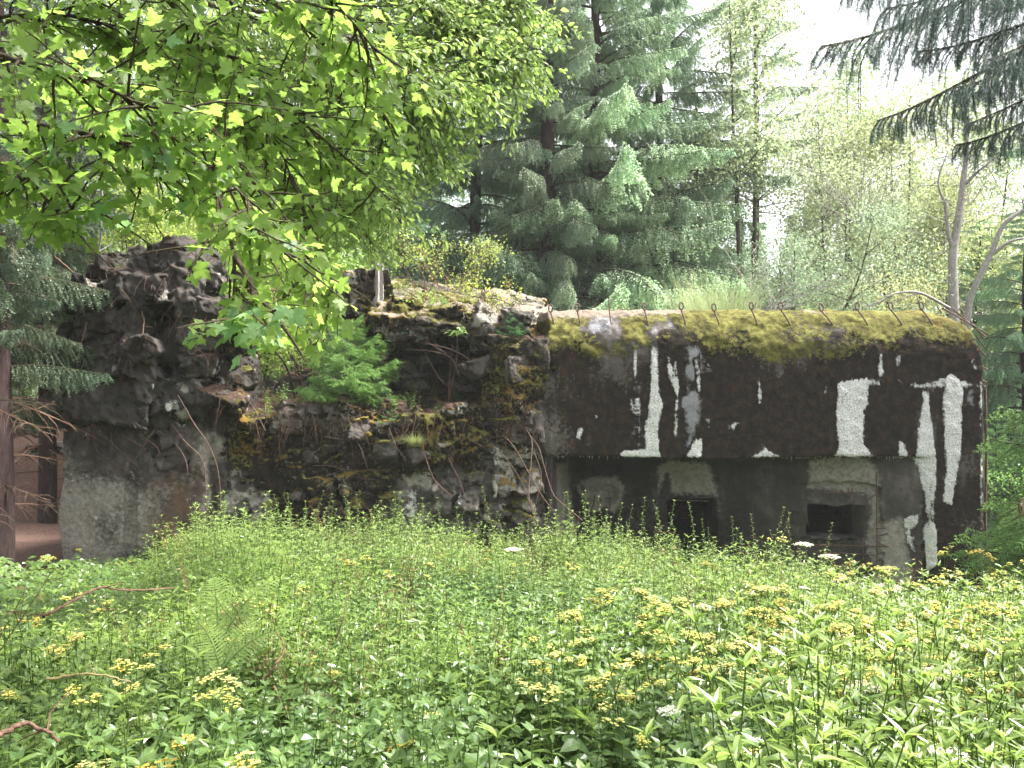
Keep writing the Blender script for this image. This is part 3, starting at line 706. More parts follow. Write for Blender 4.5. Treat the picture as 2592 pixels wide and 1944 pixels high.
for i, px in enumerate(lx):
    mb = MB(); dx = (.06, .04, .05, .06, .07, .08, .14, .17, .15, .16, .15)[i]
    b = W(px, 0, 15.22); x = b.x; zf = 3.62-.78+math.sqrt(.78**2-(.78-.17)**2)
    foot = Vector((x+dx, 15.14, zf-.03)); head = Vector((x, 15.24, 3.57-(.04 if i in (0,) else 0)+g.uniform(-.015, .03)))
    V, F = tube(curve([foot, (foot+head)/2+Vector((0, -.02, 0)), head], 4), .014, 6); mb.add(V, F)
    V, F = ring(head+Vector((0, 0, .065)), .068, .3, .014); mb.add(V, F)
    bpart('lifting_loop', mb.mesh('lifting_loop', [M_rust], True))
V, F = tube([W(1547, 822, 15.12), W(1543, 790, 15.2), W(1541, 752, 15.25)], .012, 6); bpart('reinforcement_bar', mk('reinforcement_bar', V, F, M_rust))
V, F = tube([W(1230, 775, 16), W(1226, 750, 16), W(1224, 742, 16)], .013, 6); mb = MB(); mb.add(V, F); mb.add(*ring(W(1224, 740, 16), .06, .3)); bpart('lifting_loop', mb.mesh('lifting_loop', [M_rust], True))
# rods sticking out of the right flank
for i, (a, b) in enumerate((((2425,802),(2500,845)), ((2440,806),(2494,852)), ((2468,828),(2492,858)), ((2478,860),(2493,880)), ((2480,885),(2494,900)), ((2482,925),(2498,935)), ((2482,960),(2497,968)), ((2482,972),(2496,980)))):
    p = W(*a, 15.5+.1*i); q = W(*b, 15.6+.1*i)
    V, F = tube([p-(q-p)*.5, p, q], .013, 6); bpart('reinforcement_bar', mk('reinforcement_bar', V, F, M_rust))
mb = MB(); mb.add(*ring(W(2432, 795, 15.9), .10, .4, .012)); mb.add(*tube([W(2432, 808, 15.9), W(2440, 830, 15.9)], .012, 6)); bpart('lifting_loop', mb.mesh('lifting_loop', [M_rust], True))
V, F = tube([W(2494, 985, 15.3), W(2497, 1150, 15.25), W(2494, 1300, 15.25), W(2496, 1440, 15.25)], .022, 6); bpart('corner_bar', mk('corner_bar', V, F, M_rust), label='long rusty bar running down the right corner')
# grass hairs and stalactites along the lip of the overhang are small lime drips
mb = MB()
for i in range(110):
    px = g.uniform(1400, 2360); l = g.uniform(.01, .07)*(1.5 if g.random() < .1 else 1)
    p = W(px, 1154, 15.03); mb.add(*tube([p, p+Vector((0, 0, -l))], [.006, .001], 4))
tdr = NT('lime_drip'); M_drip = tdr.done(tdr.prin((.4, .4, .36), .8))
bpart('lime_drips', mb.mesh('lime_drips', [M_drip]), kind='stuff')

# weathered post on the slab
def post():
    p = W(955, 800, 16.6); q = W(958, 668, 16.6); mb = MB()
    P = curve([p, p*.5+q*.5+Vector((.02, 0, 0)), q], 8); a = np.linspace(0, 2*np.pi, 13)[:-1]
    V = []
    for i, c in enumerate(P):
        for k in range(12):
            r = .095+.025*math.sin(k*2.4)+.02*vnoise(np.array([k*1.3, i*.4, 2]), 1)-.02*i/len(P)
            z = c[2]+(g.uniform(-.02, .13) if i == len(P)-1 else 0); V.append((c[0]+math.cos(a[k])*r, c[1]+math.sin(a[k])*r, z))
    n = len(P); i = np.arange(n-1)[:, None]*12; j = np.arange(12)[None]; k = (j+1) % 12
    F = np.stack([i+j, i+k, i+12+k, i+12+j], -1).reshape(-1, 4)
    V.append(tuple(P[-1]-np.array([0, 0, .08]))); c = len(V)-1
    F3 = np.array([[(n-1)*12+j, (n-1)*12+(j+1) % 12, c] for j in range(12)])
    me = mk('tree_stump', V, [F, F3], M_grey, smooth=False)
    tag(link('tree_stump', me), 'weathered grey broken stump standing on the left end of the roof slab', 'stump')
post()

# ------------------------------------------------------------------ leaves and branches
def rhomb(w=.28, z=.07): return np.array([(0, 0, 0), (w, .42, z), (0, 1, -.06), (-w, .42, z)]), [np.array([(0, 1, 2), (0, 2, 3)])]
def ovate(w=.27, arch=.16, fold=.08):
    V = [(0, 0, 0), (w*.8, .25, fold), (w, .5, fold-.3*arch), (w*.5, .8, fold*.5-.7*arch), (0, 1, -arch), (-w*.5, .8, fold*.5-.7*arch), (-w, .5, fold-.3*arch), (-w*.8, .25, fold), (0, .5, -.2*arch)]
    F3 = [(0, 1, 8), (1, 2, 8), (2, 3, 8), (3, 4, 8), (4, 5, 8), (5, 6, 8), (6, 7, 8), (7, 0, 8)]
    return np.array(V), [np.array(F3)]
def maple_leaf():
    h = [(.05, -.05), (.22, -.10), (.40, -.02), (.34, .07), (.52, .20), (.66, .40), (.50, .40), (.44, .50), (.32, .44), (.25, .55), (.30, .70), (.17, .74), (.12, .90), (0, 1.05)]
    pts = [(0, .0)]+h+[(-x, y) for x, y in h[-2::-1]]
    V = [(x, y, .10*abs(x)**.8-.22*(x*x+(y-.2)**2)) for x, y in pts]; V.append((0, .28, -.02)); c = len(V)-1; n = c
    return np.array(V), [np.array([(i, (i+1) % n, c) for i in range(n)])]
def rand_unit(n): return norm(rng.normal(size=(n, 3)))

def spray(limbs, r0, twigs, tl, per, size, region, droop=.35, mat=None, leafw=None, seed=1, view_tilt=.5, depthj=.3, fol=1.0, sub=2):
    """limbs: 3-D polylines. returns wood MB, leaf transforms"""
    r = np.random.default_rng(seed); wood = MB(); pos = []; fwd = []; nr = []; sc = []
    for L in limbs:
        P = curve(L, 10); n = len(P)
        rad = np.linspace(r0, r0*.25, n); wood.add(*tube(P, rad, 6))
        cum = n
        for k in range(int(twigs*np.linalg.norm(np.diff(P, axis=0), axis=1).sum())):
            i = int(n*(.12+.88*r.random())); i = min(i, n-2); p = P[i]; d = norm(P[i+1]-P[i])
            d2 = norm(d*.7+r.normal(size=3)*np.array([.75, .75, .5])+np.array([0, 0, -droop*.6])); l = tl*r.uniform(.45, 1.25)
            m = 7; Q = [p]; dd = d2.copy()
            for _ in range(m): dd = norm(dd+r.normal(size=3)*.10+np.array([0, 0, -droop*.14])); Q.append(Q[-1]+dd*l/m)
            Q = np.array(Q); px = HX+Q[-1][0]*FP/Q[-1][1]+r.normal()*45; py = HY-(Q[-1][2]-CAMZ)*FP/Q[-1][1]
            if region is not None and not in_poly(np.array(px), np.array(py), region): continue
            wood.add(*tube(Q, np.linspace(max(.006, r0*.18), .002, len(Q)), 4))
            for s_ in range(per):
                t = .15+.85*(s_+r.random()*.5)/per; j = min(int(t*m), m-1); base = Q[j]+(Q[j+1]-Q[j])*(t*m-j)
                side = norm(np.cross(Q[j+1]-Q[j], [0, 0, 1]))*(1 if s_ % 2 else -1)
                f = norm(side*r.uniform(.4, 1.0)+norm(Q[j+1]-Q[j])*.6+np.array([0, 0, -droop*r.uniform(.2, 1.8)])+r.normal(size=3)*.25)
                pb = base+f*size*r.uniform(.3, .8)
                wood.add(*tube([base, pb], [.0016, .001], 3))
                pos.append(pb); fwd.append(f); nr.append(norm(np.array([0, -view_tilt*r.uniform(-.3, 1.6), .6])+r.normal(size=3)*.35)); sc.append(size*r.uniform(.55, 1.25))
    return wood, np.array(pos), np.array(fwd), np.array(nr), np.array(sc)

def L3(*p): return [W(*q) for q in p]
# ---- maple reaching in from the upper left, close to the camera
maple = empty('maple_tree', (-4.6, 3.2, 0), label='maple with large bright green lobed leaves overhanging from the upper left', cat='maple tree')
def mpart(name, me, par, **k):
    o = link(name, me, par); o.matrix_parent_inverse = Matrix.Translation(-Vector(par.location)); return tag(o, **k)
MR = [(-300,-300),(1150,-300),(1220,60),(1140,260),(1060,400),(960,520),(900,640),(880,860),(800,960),(560,930),(470,880),(500,760),(300,690),(60,620),(-300,700)]
mp = [L3((-700,520,3.4),(-200,300,3.5),(47,310,3.5),(252,346,3.5),(375,387,3.5),(504,416,3.5),(620,500,3.4),(700,640,3.3)),
      L3((-700,200,4.2),(-100,60,4.3),(140,38,4.3),(258,59,4.3),(387,88,4.4),(560,150,4.5),(700,260,4.6)),
      L3((0,-500,4.2),(422,0,4.2),(510,88,4.2),(621,176,4.2),(703,264,4.2),(820,352,4.2),(967,486,4.2)),
      L3((100,-400,4.8),(300,40,4.8),(504,182,4.8),(621,258,4.7),(703,375,4.6),(738,450,4.5),(800,620,4.4)),
      L3((200,-500,4.0),(560,-100,4.1),(760,60,4.2),(900,200,4.3),(1000,330,4.4)),
      L3((-700,700,3.6),(-250,420,3.6),(-60,400,3.5),(60,440,3.4),(130,520,3.4),(200,540,3.3)),
      L3((-500,0,3.2),(-60,120,3.2),(120,180,3.2),(280,230,3.2),(420,300,3.2)),
      L3((-600,100,5),(0,150,5),(200,200,5),(400,280,5),(560,400,5),(620,540,5)),
      L3((300,-500,3.6),(700,-120,3.7),(860,20,3.8),(960,140,3.9)),
      L3((504,416,3.5),(560,520,3.4),(590,640,3.3),(600,760,3.25),(640,860,3.2)),
      L3((590,640,3.3),(640,740,3.2),(590,810,3.15),(540,850,3.1)), L3((600,700,3.3),(680,780,3.15),(740,860,3.1),(770,910,3.1)), L3((520,300,3.9),(640,460,3.8),(740,600,3.7),(800,720,3.6)),
      L3((738,450,4.5),(780,560,4.3),(830,660,4.2),(850,720,4.1))]
over = [[(-4.4, 3.4, 4.6), (-2.5, 3.0, 5.3), (-.5, 2.6, 5.5), (1.4, 2.4, 5.3)], [(-4.4, 3.5, 5.0), (-2.4, 4.2, 6.0), (0, 4.6, 6.3), (1.8, 5, 6.2)], [(-4.4, 3.5, 4.8), (-3, 2, 5.2), (-1, 1.2, 5.4), (1, 1, 5.2)], [(-4.3, 3.5, 5.6), (-3.6, 5.4, 6.8), (-2.0, 6.5, 7.3), (-.4, 7, 7.4)]]  # unseen limbs, added above the frame to shade the lower-left meadow
ow, op_, of_, on_, os_ = spray(over, .03, 16, .9, 14, .13, None, .2, seed=14)
wood, pos, fwd, nr, sc = spray(mp, .012, 23, .42, 10, .056, MR, .30, seed=4, view_tilt=.9)
pxx = HX+pos[:, 0]*FP/pos[:, 1]; pyy = HY-(pos[:, 2]-CAMZ)*FP/pos[:, 1]
ok = in_poly(pxx, pyy, MR) & ~((pxx < 420) & (pyy > 620)) & ~((pxx < 480) & (pyy > 590) & (pxx > 230)); pos, fwd, nr, sc = pos[ok], fwd[ok], nr[ok], sc[ok]
print('maple leaves', len(pos))
tr = curve([(-4.6, 3.2, gh(-4.6, 3.2)-.2), (-4.5, 3.25, 1.5), (-4.35, 3.4, 3.5), (-4.3, 3.5, 6)], 6)
V, F = tube(tr, np.linspace(.17, .07, len(tr)), 10); mpart('trunk', mk('trunk', V, F, M_twig, smooth=True), maple)
for i, l in enumerate(mp[:9]):
    s_ = tr[min(len(tr)-1, 8+i % 9)]; V, F = tube(curve([s_, (Vector(s_)+l[0])/2+Vector((0, 0, .15)), l[0]], 6), np.linspace(.045, .017, 13), 6); wood.add(V, F)
mpart('branch', wood.mesh('branch', [M_twig], True), maple)
LV, LF = maple_leaf(); RM = frames(fwd, nr)
vis = np.argsort(-(sc/pos[:, 1])*((HX+pos[:, 0]*FP/pos[:, 1] > 0) & (HY-(pos[:, 2]-CAMZ)*FP/pos[:, 1] > 0)))
leafmeshes = []
for k in range(5):
    v = LV.copy(); v[:, 2] += .10*np.sin(v[:, 1]*(2+k)+k)+(k-2)*.12*v[:, 0]*abs(v[:, 0]); leafmeshes.append(mk('leaf', v, LF, M_maple, smooth=True))
for q, i in enumerate(vis[:290]):
    o = bpy.data.objects.new('leaf', leafmeshes[q % 5]); COL.objects.link(o); o.parent = maple
    m = Matrix(RM[i].tolist()).to_4x4(); m = Matrix.Translation(Vector(pos[i])-Vector(maple.location)) @ m @ Matrix.Scale(sc[i], 4); o.matrix_local = m
    if g.random() < .10 or (HY-(pos[i][2]-CAMZ)*FP/pos[i][1] > 770): o.color = (1.0, 1.1, 2.2, 1)
rest = vis[290:]
mpart('added_shade_branch', ow.mesh('added_shade_branch', [M_twig], True), maple)
V, Fs = scatter(LV, LF, np.concatenate([pos[rest], op_]), np.concatenate([RM[rest], frames(of_, on_)]), np.concatenate([sc[rest], os_])); mpart('foliage', mk('foliage', V, Fs, M_maple, smooth=True), maple, kind='stuff')  # includes the leaves of the added overhead shade limbs

# ---- small-leaved tree behind it
willow = empty('goat_willow', (-9.2, 9.0, 0), label='tall small-leaved willow arching in behind the maple, yellow-green leaves on dark twigs', cat='willow tree')
WR = [(100,-300),(1480,-300),(1440,120),(1380,240),(1280,330),(1250,420),(1100,520),(1060,600),(960,680),(700,640),(200,500)]
wl = [L3((-900,-300,8.5),(-100,-150,8.5),(674,53,8.6),(779,117,8.7),(896,176,8.8),(996,234,8.9),(1101,246,9)),
      L3((-900,-600,9),(400,-320,9),(800,-120,9),(1060,0,9),(1200,90,9.2),(1330,160,9.3)),
      L3((-900,0,8),(100,60,8),(500,200,8),(720,320,8.1),(900,430,8.2),(1000,520,8.3)),
      L3((-900,-900,9.5),(500,-500,9.5),(900,-250,9.5),(1180,-80,9.6),(1330,20,9.6)),
      L3((-900,-200,9.8),(300,0,9.8),(650,120,9.8),(850,260,9.8),(1020,350,9.8),(1150,430,9.8)),
      L3((-900,-100,10.5),(300,200,10.5),(600,360,10.5),(800,470,10.5),(930,560,10.5)),
      L3((600,0,9),(760,20,9),(950,60,9.1),(1120,120,9.2),(1230,210,9.3)),
      L3((900,-300,9.8),(1150,-60,9.8),(1260,60,9.8),(1330,150,9.9),(1370,230,9.9)),
      L3((500,300,9.4),(720,430,9.4),(880,540,9.3),(960,640,9.3)),
      L3((200,-100,7.6),(560,0,7.7),(820,80,7.8),(1000,130,7.9),(1130,200,8))]
wood, pos, fwd, nr, sc = spray(wl, .03, 28, .95, 22, .080, WR, .25, seed=9, view_tilt=.8)
tr = curve([(-9.2, 9, gh(-9.2, 9)-.2), (-9.0, 9, 2.5), (-8.6, 9, 5), (-8, 9, 9)], 6)
V, F = tube(tr, np.linspace(.22, .1, len(tr)), 10); mpart('trunk', mk('trunk', V, F, M_twig, smooth=True), willow)
for i, l in enumerate(wl[:6]): wood.add(*tube([tr[8+i], l[0]], [.07, .04], 6))
mpart('branch', wood.mesh('branch', [M_twig], True), willow)
LV, LF = ovate(.26, .2); V, Fs = scatter(LV, LF, pos, frames(fwd, nr), sc); mpart('foliage', mk('foliage', V, Fs, M_small), willow, kind='stuff')
print('willow leaves', len(pos), time.time()-T0)

# ---- spruce branches: arching limb with hanging, needle-covered twigs
def spruce_branch(seed, L=1.0, twigs=34, tw=.26, hang=.8, step=.013, nl=.011, nw=.0035, rise=.1, per=4, bare=.0, matn=None, sides=3):
    """unit-length branch along +Y (scaled on use)"""
    r = np.random.default_rng(seed); mb = MB(); n = 14
    t = np.linspace(0, 1, n); z = rise*np.sin(t*np.pi*.8)-.30*t**1.6*hang+.16*t**4
    P = np.stack([.04*np.sin(t*5+seed), t*L, z], 1); mb.add(*tube(P, np.linspace(.013, .003, n), 5), 0)
    NP = []; NF = []; NN = []
    def needles(Q):
        seg = np.linalg.norm(np.diff(Q, axis=0), axis=1).sum(); m = max(3, int(seg/step))
        u = np.linspace(.02, 1, m)*(len(Q)-1); j = np.minimum(u.astype(int), len(Q)-2); f = (u-j)[:, None]
        C = Q[j]*(1-f)+Q[j+1]*f; D = norm(Q[j+1]-Q[j])
        C = np.repeat(C, per, 0); D = np.repeat(D, per, 0)
        o = norm(np.cross(D, r.normal(size=D.shape))); NP.append(C); NF.append(norm(D*.7+o*.8)); NN.append(norm(np.cross(D, o)+r.normal(size=D.shape)*.3))
    needles(P[3:])
    for k in range(twigs):
        u = .14+.86*(k+r.random())/twigs; i = min(int(u*(n-1)), n-2); p = P[i]+(P[i+1]-P[i])*(u*(n-1)-i)
        side = 1 if k % 2 else -1; l = tw*r.uniform(.55, 1.25)*(.55+.9*math.sin(min(1, u*1.1)*math.pi))
        d = norm(np.array([side*r.uniform(.5, 1.1), .5+.5*u, r.uniform(-.25, .1)])); Q = [p]; dd = d
        for _ in range(6): dd = norm(dd+np.array([0, 0, -hang*.42])+r.normal(size=3)*.12); Q.append(Q[-1]+dd*l/6)
        Q = np.array(Q); mb.add(*tube(Q, np.linspace(.0035, .0012, 7), 3), 0); needles(Q)
        for q in range(3):
            j = 1+q*1+r.integers(0, 2); d2 = norm(np.array([r.normal()*.7, r.normal()*.5+.2, -.3*hang])); S = [Q[j]]; dd = d2
            for _ in range(3): dd = norm(dd+np.array([0, 0, -hang*.6])); S.append(S[-1]+dd*l*.16)
            needles(np.array(S))
    C, D, NN = np.concatenate(NP), np.concatenate(NF), np.concatenate(NN)
    LV = np.array([(-.5*nw/nl, 0, 0), (.5*nw/nl, 0, 0), (.25*nw/nl, 1, 0), (-.25*nw/nl, 1, 0)])
    V, Fs = scatter(LV, [np.array([(0, 1, 2, 3)])], C, frames(D, NN), r.uniform(.7, 1.2, len(C))*nl)
    mb.add(V, Fs, 1)
    return mb.mesh('branch', [M_twig, matn or M_needle])
sb = [spruce_branch(20+i, hang=1.25, twigs=66, tw=.17, step=.015, nl=.015, nw=.0075) for i in range(3)]+[spruce_branch(30+i, hang=.8, twigs=60, tw=.16, step=.015, nl=.015, nw=.0075) for i in range(2)]
sfr = [spruce_branch(40+i, hang=.25, twigs=26, tw=.32, step=.02, nl=.03, nw=.007, rise=.02, matn=M_fresh) for i in range(3)]
snear = [spruce_branch(60+i, hang=.95, twigs=64, tw=.20, step=.006, nl=.012, nw=.0019, per=5) for i in range(2)]
sdead = []
for i in range(2):
    mb = MB(); r = np.random.default_rng(i); t = np.linspace(0, 1, 10); P = np.stack([.05*np.sin(t*6), t, -.15*t**2], 1); mb.add(*tube(P, np.linspace(.012, .002, 10), 4))
    for k in range(16):
        j = r.integers(2, 9); d = norm(np.array([r.normal(), .5, -.2+r.normal()*.3])); l = r.uniform(.08, .3); mb.add(*tube([P[j], P[j]+d*l*.6, P[j]+d*l+np.array([0, 0, -.05])], [.003, .002, .001], 3))
    sdead.append(mb.mesh('dead_branch', [M_litter if i else M_twig]))
print('spruce protos', [len(m.polygons) for m in sb+sfr+snear], time.time()-T0)
def spruce(x, y, H, Rb, z0, nb, tint, label, group=None, first=.12, r0=.22, protos=None, lmin=.5, seed=0, droop=12, dead=8, zlo=None):
    r = random.Random(seed); base = float(gh(x, y)) if z0 is None else z0
    t = empty('spruce_tree', (x, y, base), label=label, cat='spruce tree', group=group)
    n = 12; P = np.array([(r.uniform(-.05, .05)*i*.2, r.uniform(-.05, .05)*i*.2, H*i/(n-1)-.2*(i == 0)) for i in range(n)])
    V, F = tube(P, r0*(1-np.linspace(0, .93, n)), 10); o = link('trunk', mk('trunk', V, F, M_bark, smooth=True), t)
    protos = protos or sb; nb = int(nb*2.7)
    for k in range(nb):
        u = first+(1-first)*(k+.5)/nb; z = u*H; l = Rb*min(1, (1-u)*1.25+.06)*r.uniform(.55, 1.2); l = max(l, lmin)
        a = k*2.399+r.uniform(-.4, .4); j = min(int(u*(n-1)), n-2)
        b = bpy.data.objects.new('branch', r.choice(protos)); COL.objects.link(b); b.parent = t
        b.location = P[j]+(P[j+1]-P[j])*(u*(n-1)-j); b.rotation_euler = (R(r.uniform(-droop-6, 14)+u*18), r.uniform(-.3, .3), a); b.scale = (l,)*3
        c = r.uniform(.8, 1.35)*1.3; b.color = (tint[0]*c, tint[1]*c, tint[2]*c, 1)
    for k in range(dead):
        b = bpy.data.objects.new('dead_branch', r.choice(sdead)); COL.objects.link(b); b.parent = t
        b.location = (0, 0, H*(.03+first*r.random()*1.4)); b.rotation_euler = (R(r.uniform(-20, 10)), 0, r.uniform(0, 6.28)); b.scale = (Rb*r.uniform(.35, .8),)*3
    return t
def XP(px, Y): return (px-HX)*Y/FP
G1 = 'spruces standing behind the bunker'
spruce(XP(1505, 25), 25, 21, 4.6, None, 74, (1.5, 1.55, 1.5), 'large spruce with drooping pale blue-green boughs right behind the roof at mid picture', G1, .10, .26, seed=1)
spruce(XP(1668, 26.5), 26.5, 19, 4.2, None, 60, (1.25, 1.3, 1.35), 'full spruce filling the space right of the large spruce, its boughs overlapping the pale birch', G1, .06, .24, seed=31)
spruce(XP(1385, 23.5), 23.5, 17, 3.2, None, 46, (1.1, 1.1, 1.1), 'spruce with a thick dark red-brown trunk meeting the roof line left of the large spruce', G1, .16, .34, seed=2, dead=14)
spruce(XP(1205, 26), 26, 19, 3.6, None, 56, (.95, 1.1, 1.05), 'shadowy spruce with a broad dark gap of dead twigs behind the tilted roof slab', G1, .10, .25, seed=3, dead=16)
spruce(XP(1760, 31), 31, 14, 3.6, None, 46, (1.0, 1.0, 1.05), 'shorter dark spruce between the large spruce and the pale birch', G1, .06, .2, seed=4)
spruce(XP(1912, 29), 29, 22, 2.6, None, 30, (1.3, 1.3, 1.3), 'thin spruce with a bare reddish trunk rising through pale foliage', G1, .42, .17, seed=5, dead=20)
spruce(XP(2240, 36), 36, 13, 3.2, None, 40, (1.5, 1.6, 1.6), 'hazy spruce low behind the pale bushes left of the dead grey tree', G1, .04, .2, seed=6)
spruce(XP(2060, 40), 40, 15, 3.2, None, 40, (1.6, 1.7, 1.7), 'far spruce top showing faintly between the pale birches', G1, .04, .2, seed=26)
spruce(XP(2470, 26), 26, 9.0, 2.7, None, 42, (1.1, 1.3, 1.3), 'dark green spruce thicket just behind the dead grey tree', G1, .03, .16, seed=7)
spruce(XP(2600, 21), 21, 8.5, 3.0, None, 44, (.8, 1.0, .85), 'dark spruce standing beyond the right corner of the bunker', G1, .05, .2, seed=8)
spruce(XP(2680, 30), 30, 17, 3.6, None, 44, (1.4, 1.5, 1.5), 'tall spruce at the right edge beyond the bunker', G1, .04, .22, seed=28)
spruce(XP(2420, 33), 33, 7.0, 2.6, None, 34, (.9, 1.0, 1.0), 'low dark spruce seen between the dead tree stems', G1, .02, .14, seed=29)
spruce(XP(1010, 30), 30, 19, 3.5, None, 50, (1.2, 1.35, 1.3), 'spruce behind the willow leaves left of the grey stump', G1, .06, .22, seed=9)
spruce(XP(800, 24), 24, 17, 3.2, None, 50, (1.0, 1.15, 1.0), 'spruce half hidden by leaves behind the spruce sapling', G1, .05, .2, seed=10)
spruce(XP(560, 28), 28, 18, 3.3, None, 46, (.9, 1.05, .9), 'spruce behind the maple leaves above the left tower', G1, .08, .22, seed=11)
spruce(XP(330, 32), 32, 18, 3.4, None, 46, (.8, .95, .85), 'dark spruce far behind the left tower', G1, .08, .22, seed=12)
G2 = 'spruces in the dark wood on the left'
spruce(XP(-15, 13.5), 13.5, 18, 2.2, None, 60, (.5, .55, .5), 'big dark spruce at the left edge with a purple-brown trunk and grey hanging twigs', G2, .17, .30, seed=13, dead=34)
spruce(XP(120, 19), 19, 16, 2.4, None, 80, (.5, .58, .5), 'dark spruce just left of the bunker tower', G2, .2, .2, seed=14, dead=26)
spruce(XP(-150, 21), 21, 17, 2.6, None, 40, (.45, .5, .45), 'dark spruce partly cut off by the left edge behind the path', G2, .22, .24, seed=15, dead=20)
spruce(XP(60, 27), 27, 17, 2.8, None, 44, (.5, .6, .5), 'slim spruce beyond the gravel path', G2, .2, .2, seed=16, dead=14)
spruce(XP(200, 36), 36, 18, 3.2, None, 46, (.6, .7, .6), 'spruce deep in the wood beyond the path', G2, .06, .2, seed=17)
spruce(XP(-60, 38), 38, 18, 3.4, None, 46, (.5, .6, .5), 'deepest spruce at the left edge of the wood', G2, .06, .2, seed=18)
# wood of far spruces as one mass
print('trees', time.time()-T0)

# ---- broadleaf trees and shrubs
def broad(name, x, y, H, crown_r, crown_z, nl, size, label, cat, mat, tint=(1, 1, 1), seed=0, trunk=.08, group=None, z0=None, multi=1, flat=1.0, tmat=None, clumps=40, lean=0, shown=True):
    r = np.random.default_rng(seed); base = float(gh(x, y)) if z0 is None else z0
    t = empty(name, (x, y, base), label=label, cat=cat, group=group); mb = MB(); ends = []
    for s_ in range(multi):
        o = r.normal(size=2)*.15*(multi > 1); top_ = np.array([o[0]*5+lean*H*.2+r.normal()*.25, o[1]*5, H*r.uniform(.8, 1)])
        P = curve([(o[0], o[1], -.1), (o[0]*2+r.normal()*.1, o[1]*2, H*.35), tuple(top_*np.array([.8, .8, .7])), tuple(top_)], 5)
        mb.add(*tube(P, np.linspace(trunk, trunk*.12, len(P)), 7))
        for k in range(max(3, clumps//multi)):
            j = r.integers(int(len(P)*(.25 if crown_z < .5 else .45)), len(P)-1); d = norm(np.array([r.normal(), r.normal(), r.uniform(.1, .9)]))
            l = crown_r*r.uniform(.35, 1.0); u = j/len(P); l *= .35+math.sin(min(1, u*1.15)*math.pi)*.8
            Q = curve([P[j], P[j]+d*l*.5, P[j]+d*l+np.array([0, 0, -.1*l*r.random()])], 4)
            mb.add(*tube(Q, np.linspace(trunk*.28, .004, len(Q)), 4)); ends.append(Q[-1]); ends.append(Q[len(Q)//2+1])
            for _ in range(3):
                q = Q[r.integers(3, len(Q))]; e = q+norm(r.normal(size=3)+np.array([0, 0, .2]))*l*.35; mb.add(*tube([q, e], [.008, .002], 3)); ends.append(e)
    link('trunk', mb.mesh('trunk', [tmat or M_twig], True), t)
    if nl:
        E = np.array(ends); i = r.integers(0, len(E), nl); pos = E[i]+r.normal(size=(nl, 3))*crown_r*np.array([.17, .17, .10*flat])
        f = norm(r.normal(size=(nl, 3))+np.array([0, 0, -.35])); nn = norm(r.normal(size=(nl, 3))*.6+np.array([0, -.25, .8]))
        LV, LF = rhomb(.30); V, Fs = scatter(LV, LF, pos, frames(f, nn), r.uniform(.6, 1.3, nl)*size)
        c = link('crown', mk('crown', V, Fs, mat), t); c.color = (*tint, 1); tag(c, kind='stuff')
    return t
PT = 'pale trees on the right behind the bunker'
broad('birch_tree', XP(1900, 26), 26, 15, 2.9, .5, 14000, .12, 'tall pale birch with airy washed-out leaves rising into the white sky', 'birch tree', M_pale, (1.35, 1.25, 1.5), 1, .10, PT, multi=2)
broad('birch_tree', XP(2130, 29), 29, 14, 3.0, .5, 12000, .12, 'pale tree with thin upright twigs right of the tall birch', 'birch tree', M_pale, (1.3, 1.15, 1.4), 2, .08, PT, multi=3)
broad('rowan_tree', XP(1990, 23.5), 23.5, 6.6, 2.3, .4, 13000, .085, 'dense greyish-green rounded rowan between birch and dead tree', 'rowan tree', M_pale, (1.05, 1.05, 1.4), 3, .06, PT, multi=3)
broad('rowan_tree', XP(2230, 25), 25, 7.2, 2.4, .4, 13000, .085, 'yellowish rowan bush left of the dead grey tree', 'rowan tree', M_pale, (1.6, 1.25, 1.3), 4, .05, PT, multi=3)
broad('birch_tree', XP(2400, 31), 31, 13, 2.8, .5, 12000, .12, 'pale tree behind the upper part of the dead grey tree', 'birch tree', M_pale, (1.4, 1.2, 1.3), 5, .07, PT, multi=2)
broad('birch_tree', XP(2560, 25), 25, 10.5, 2.5, .5, 11000, .10, 'yellow-green tree at the right edge above the dark spruce', 'birch tree', M_pale, (1.3, 1.2, 1.0), 6, .07, PT, multi=2)
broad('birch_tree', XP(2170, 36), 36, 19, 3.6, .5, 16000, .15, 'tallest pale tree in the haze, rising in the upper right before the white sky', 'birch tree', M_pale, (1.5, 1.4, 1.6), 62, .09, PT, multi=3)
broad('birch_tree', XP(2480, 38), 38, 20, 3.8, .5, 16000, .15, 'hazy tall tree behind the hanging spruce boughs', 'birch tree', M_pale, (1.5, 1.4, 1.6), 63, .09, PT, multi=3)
broad('birch_tree', XP(2290, 33), 33, 15, 3.0, .5, 12000, .13, 'yellowish pale tree in the haze between the two thin birches and the dead tree', 'birch tree', M_pale, (1.6, 1.35, 1.5), 61, .08, PT, multi=3)
broad('rowan_tree', XP(1835, 28), 28, 8.5, 2.2, .4, 9000, .10, 'pale bushy rowan at the foot of the thin bare-trunked spruce', 'rowan tree', M_pale, (1.15, 1.2, 1.4), 64, .06, PT, multi=3)
SH = 'shrubs growing behind the bunker roof'
broad('shrub', XP(2100, 21.8), 21.8, 2.6, 1.2, .3, 4500, .075, 'light green leafy shrub over the roof left of the dead grey tree', 'shrub', M_pale, (1.3, 1.35, 1.1), 7, .025, SH, z0=1.9, multi=4)
broad('shrub', XP(1870, 22.4), 22.4, 3.6, 1.2, .3, 4000, .07, 'grey-green shrub behind the tall grass on the roof', 'shrub', M_pale, (.9, 1.0, 1.2), 8, .03, SH, z0=1.5, multi=4)
broad('shrub', XP(1720, 23), 23, 2.6, 1.1, .3, 3000, .07, 'low dark green shrub left of the tall roof grass', 'shrub', M_pale, (.7, .9, .9), 81, .03, SH, z0=1.3, multi=4)
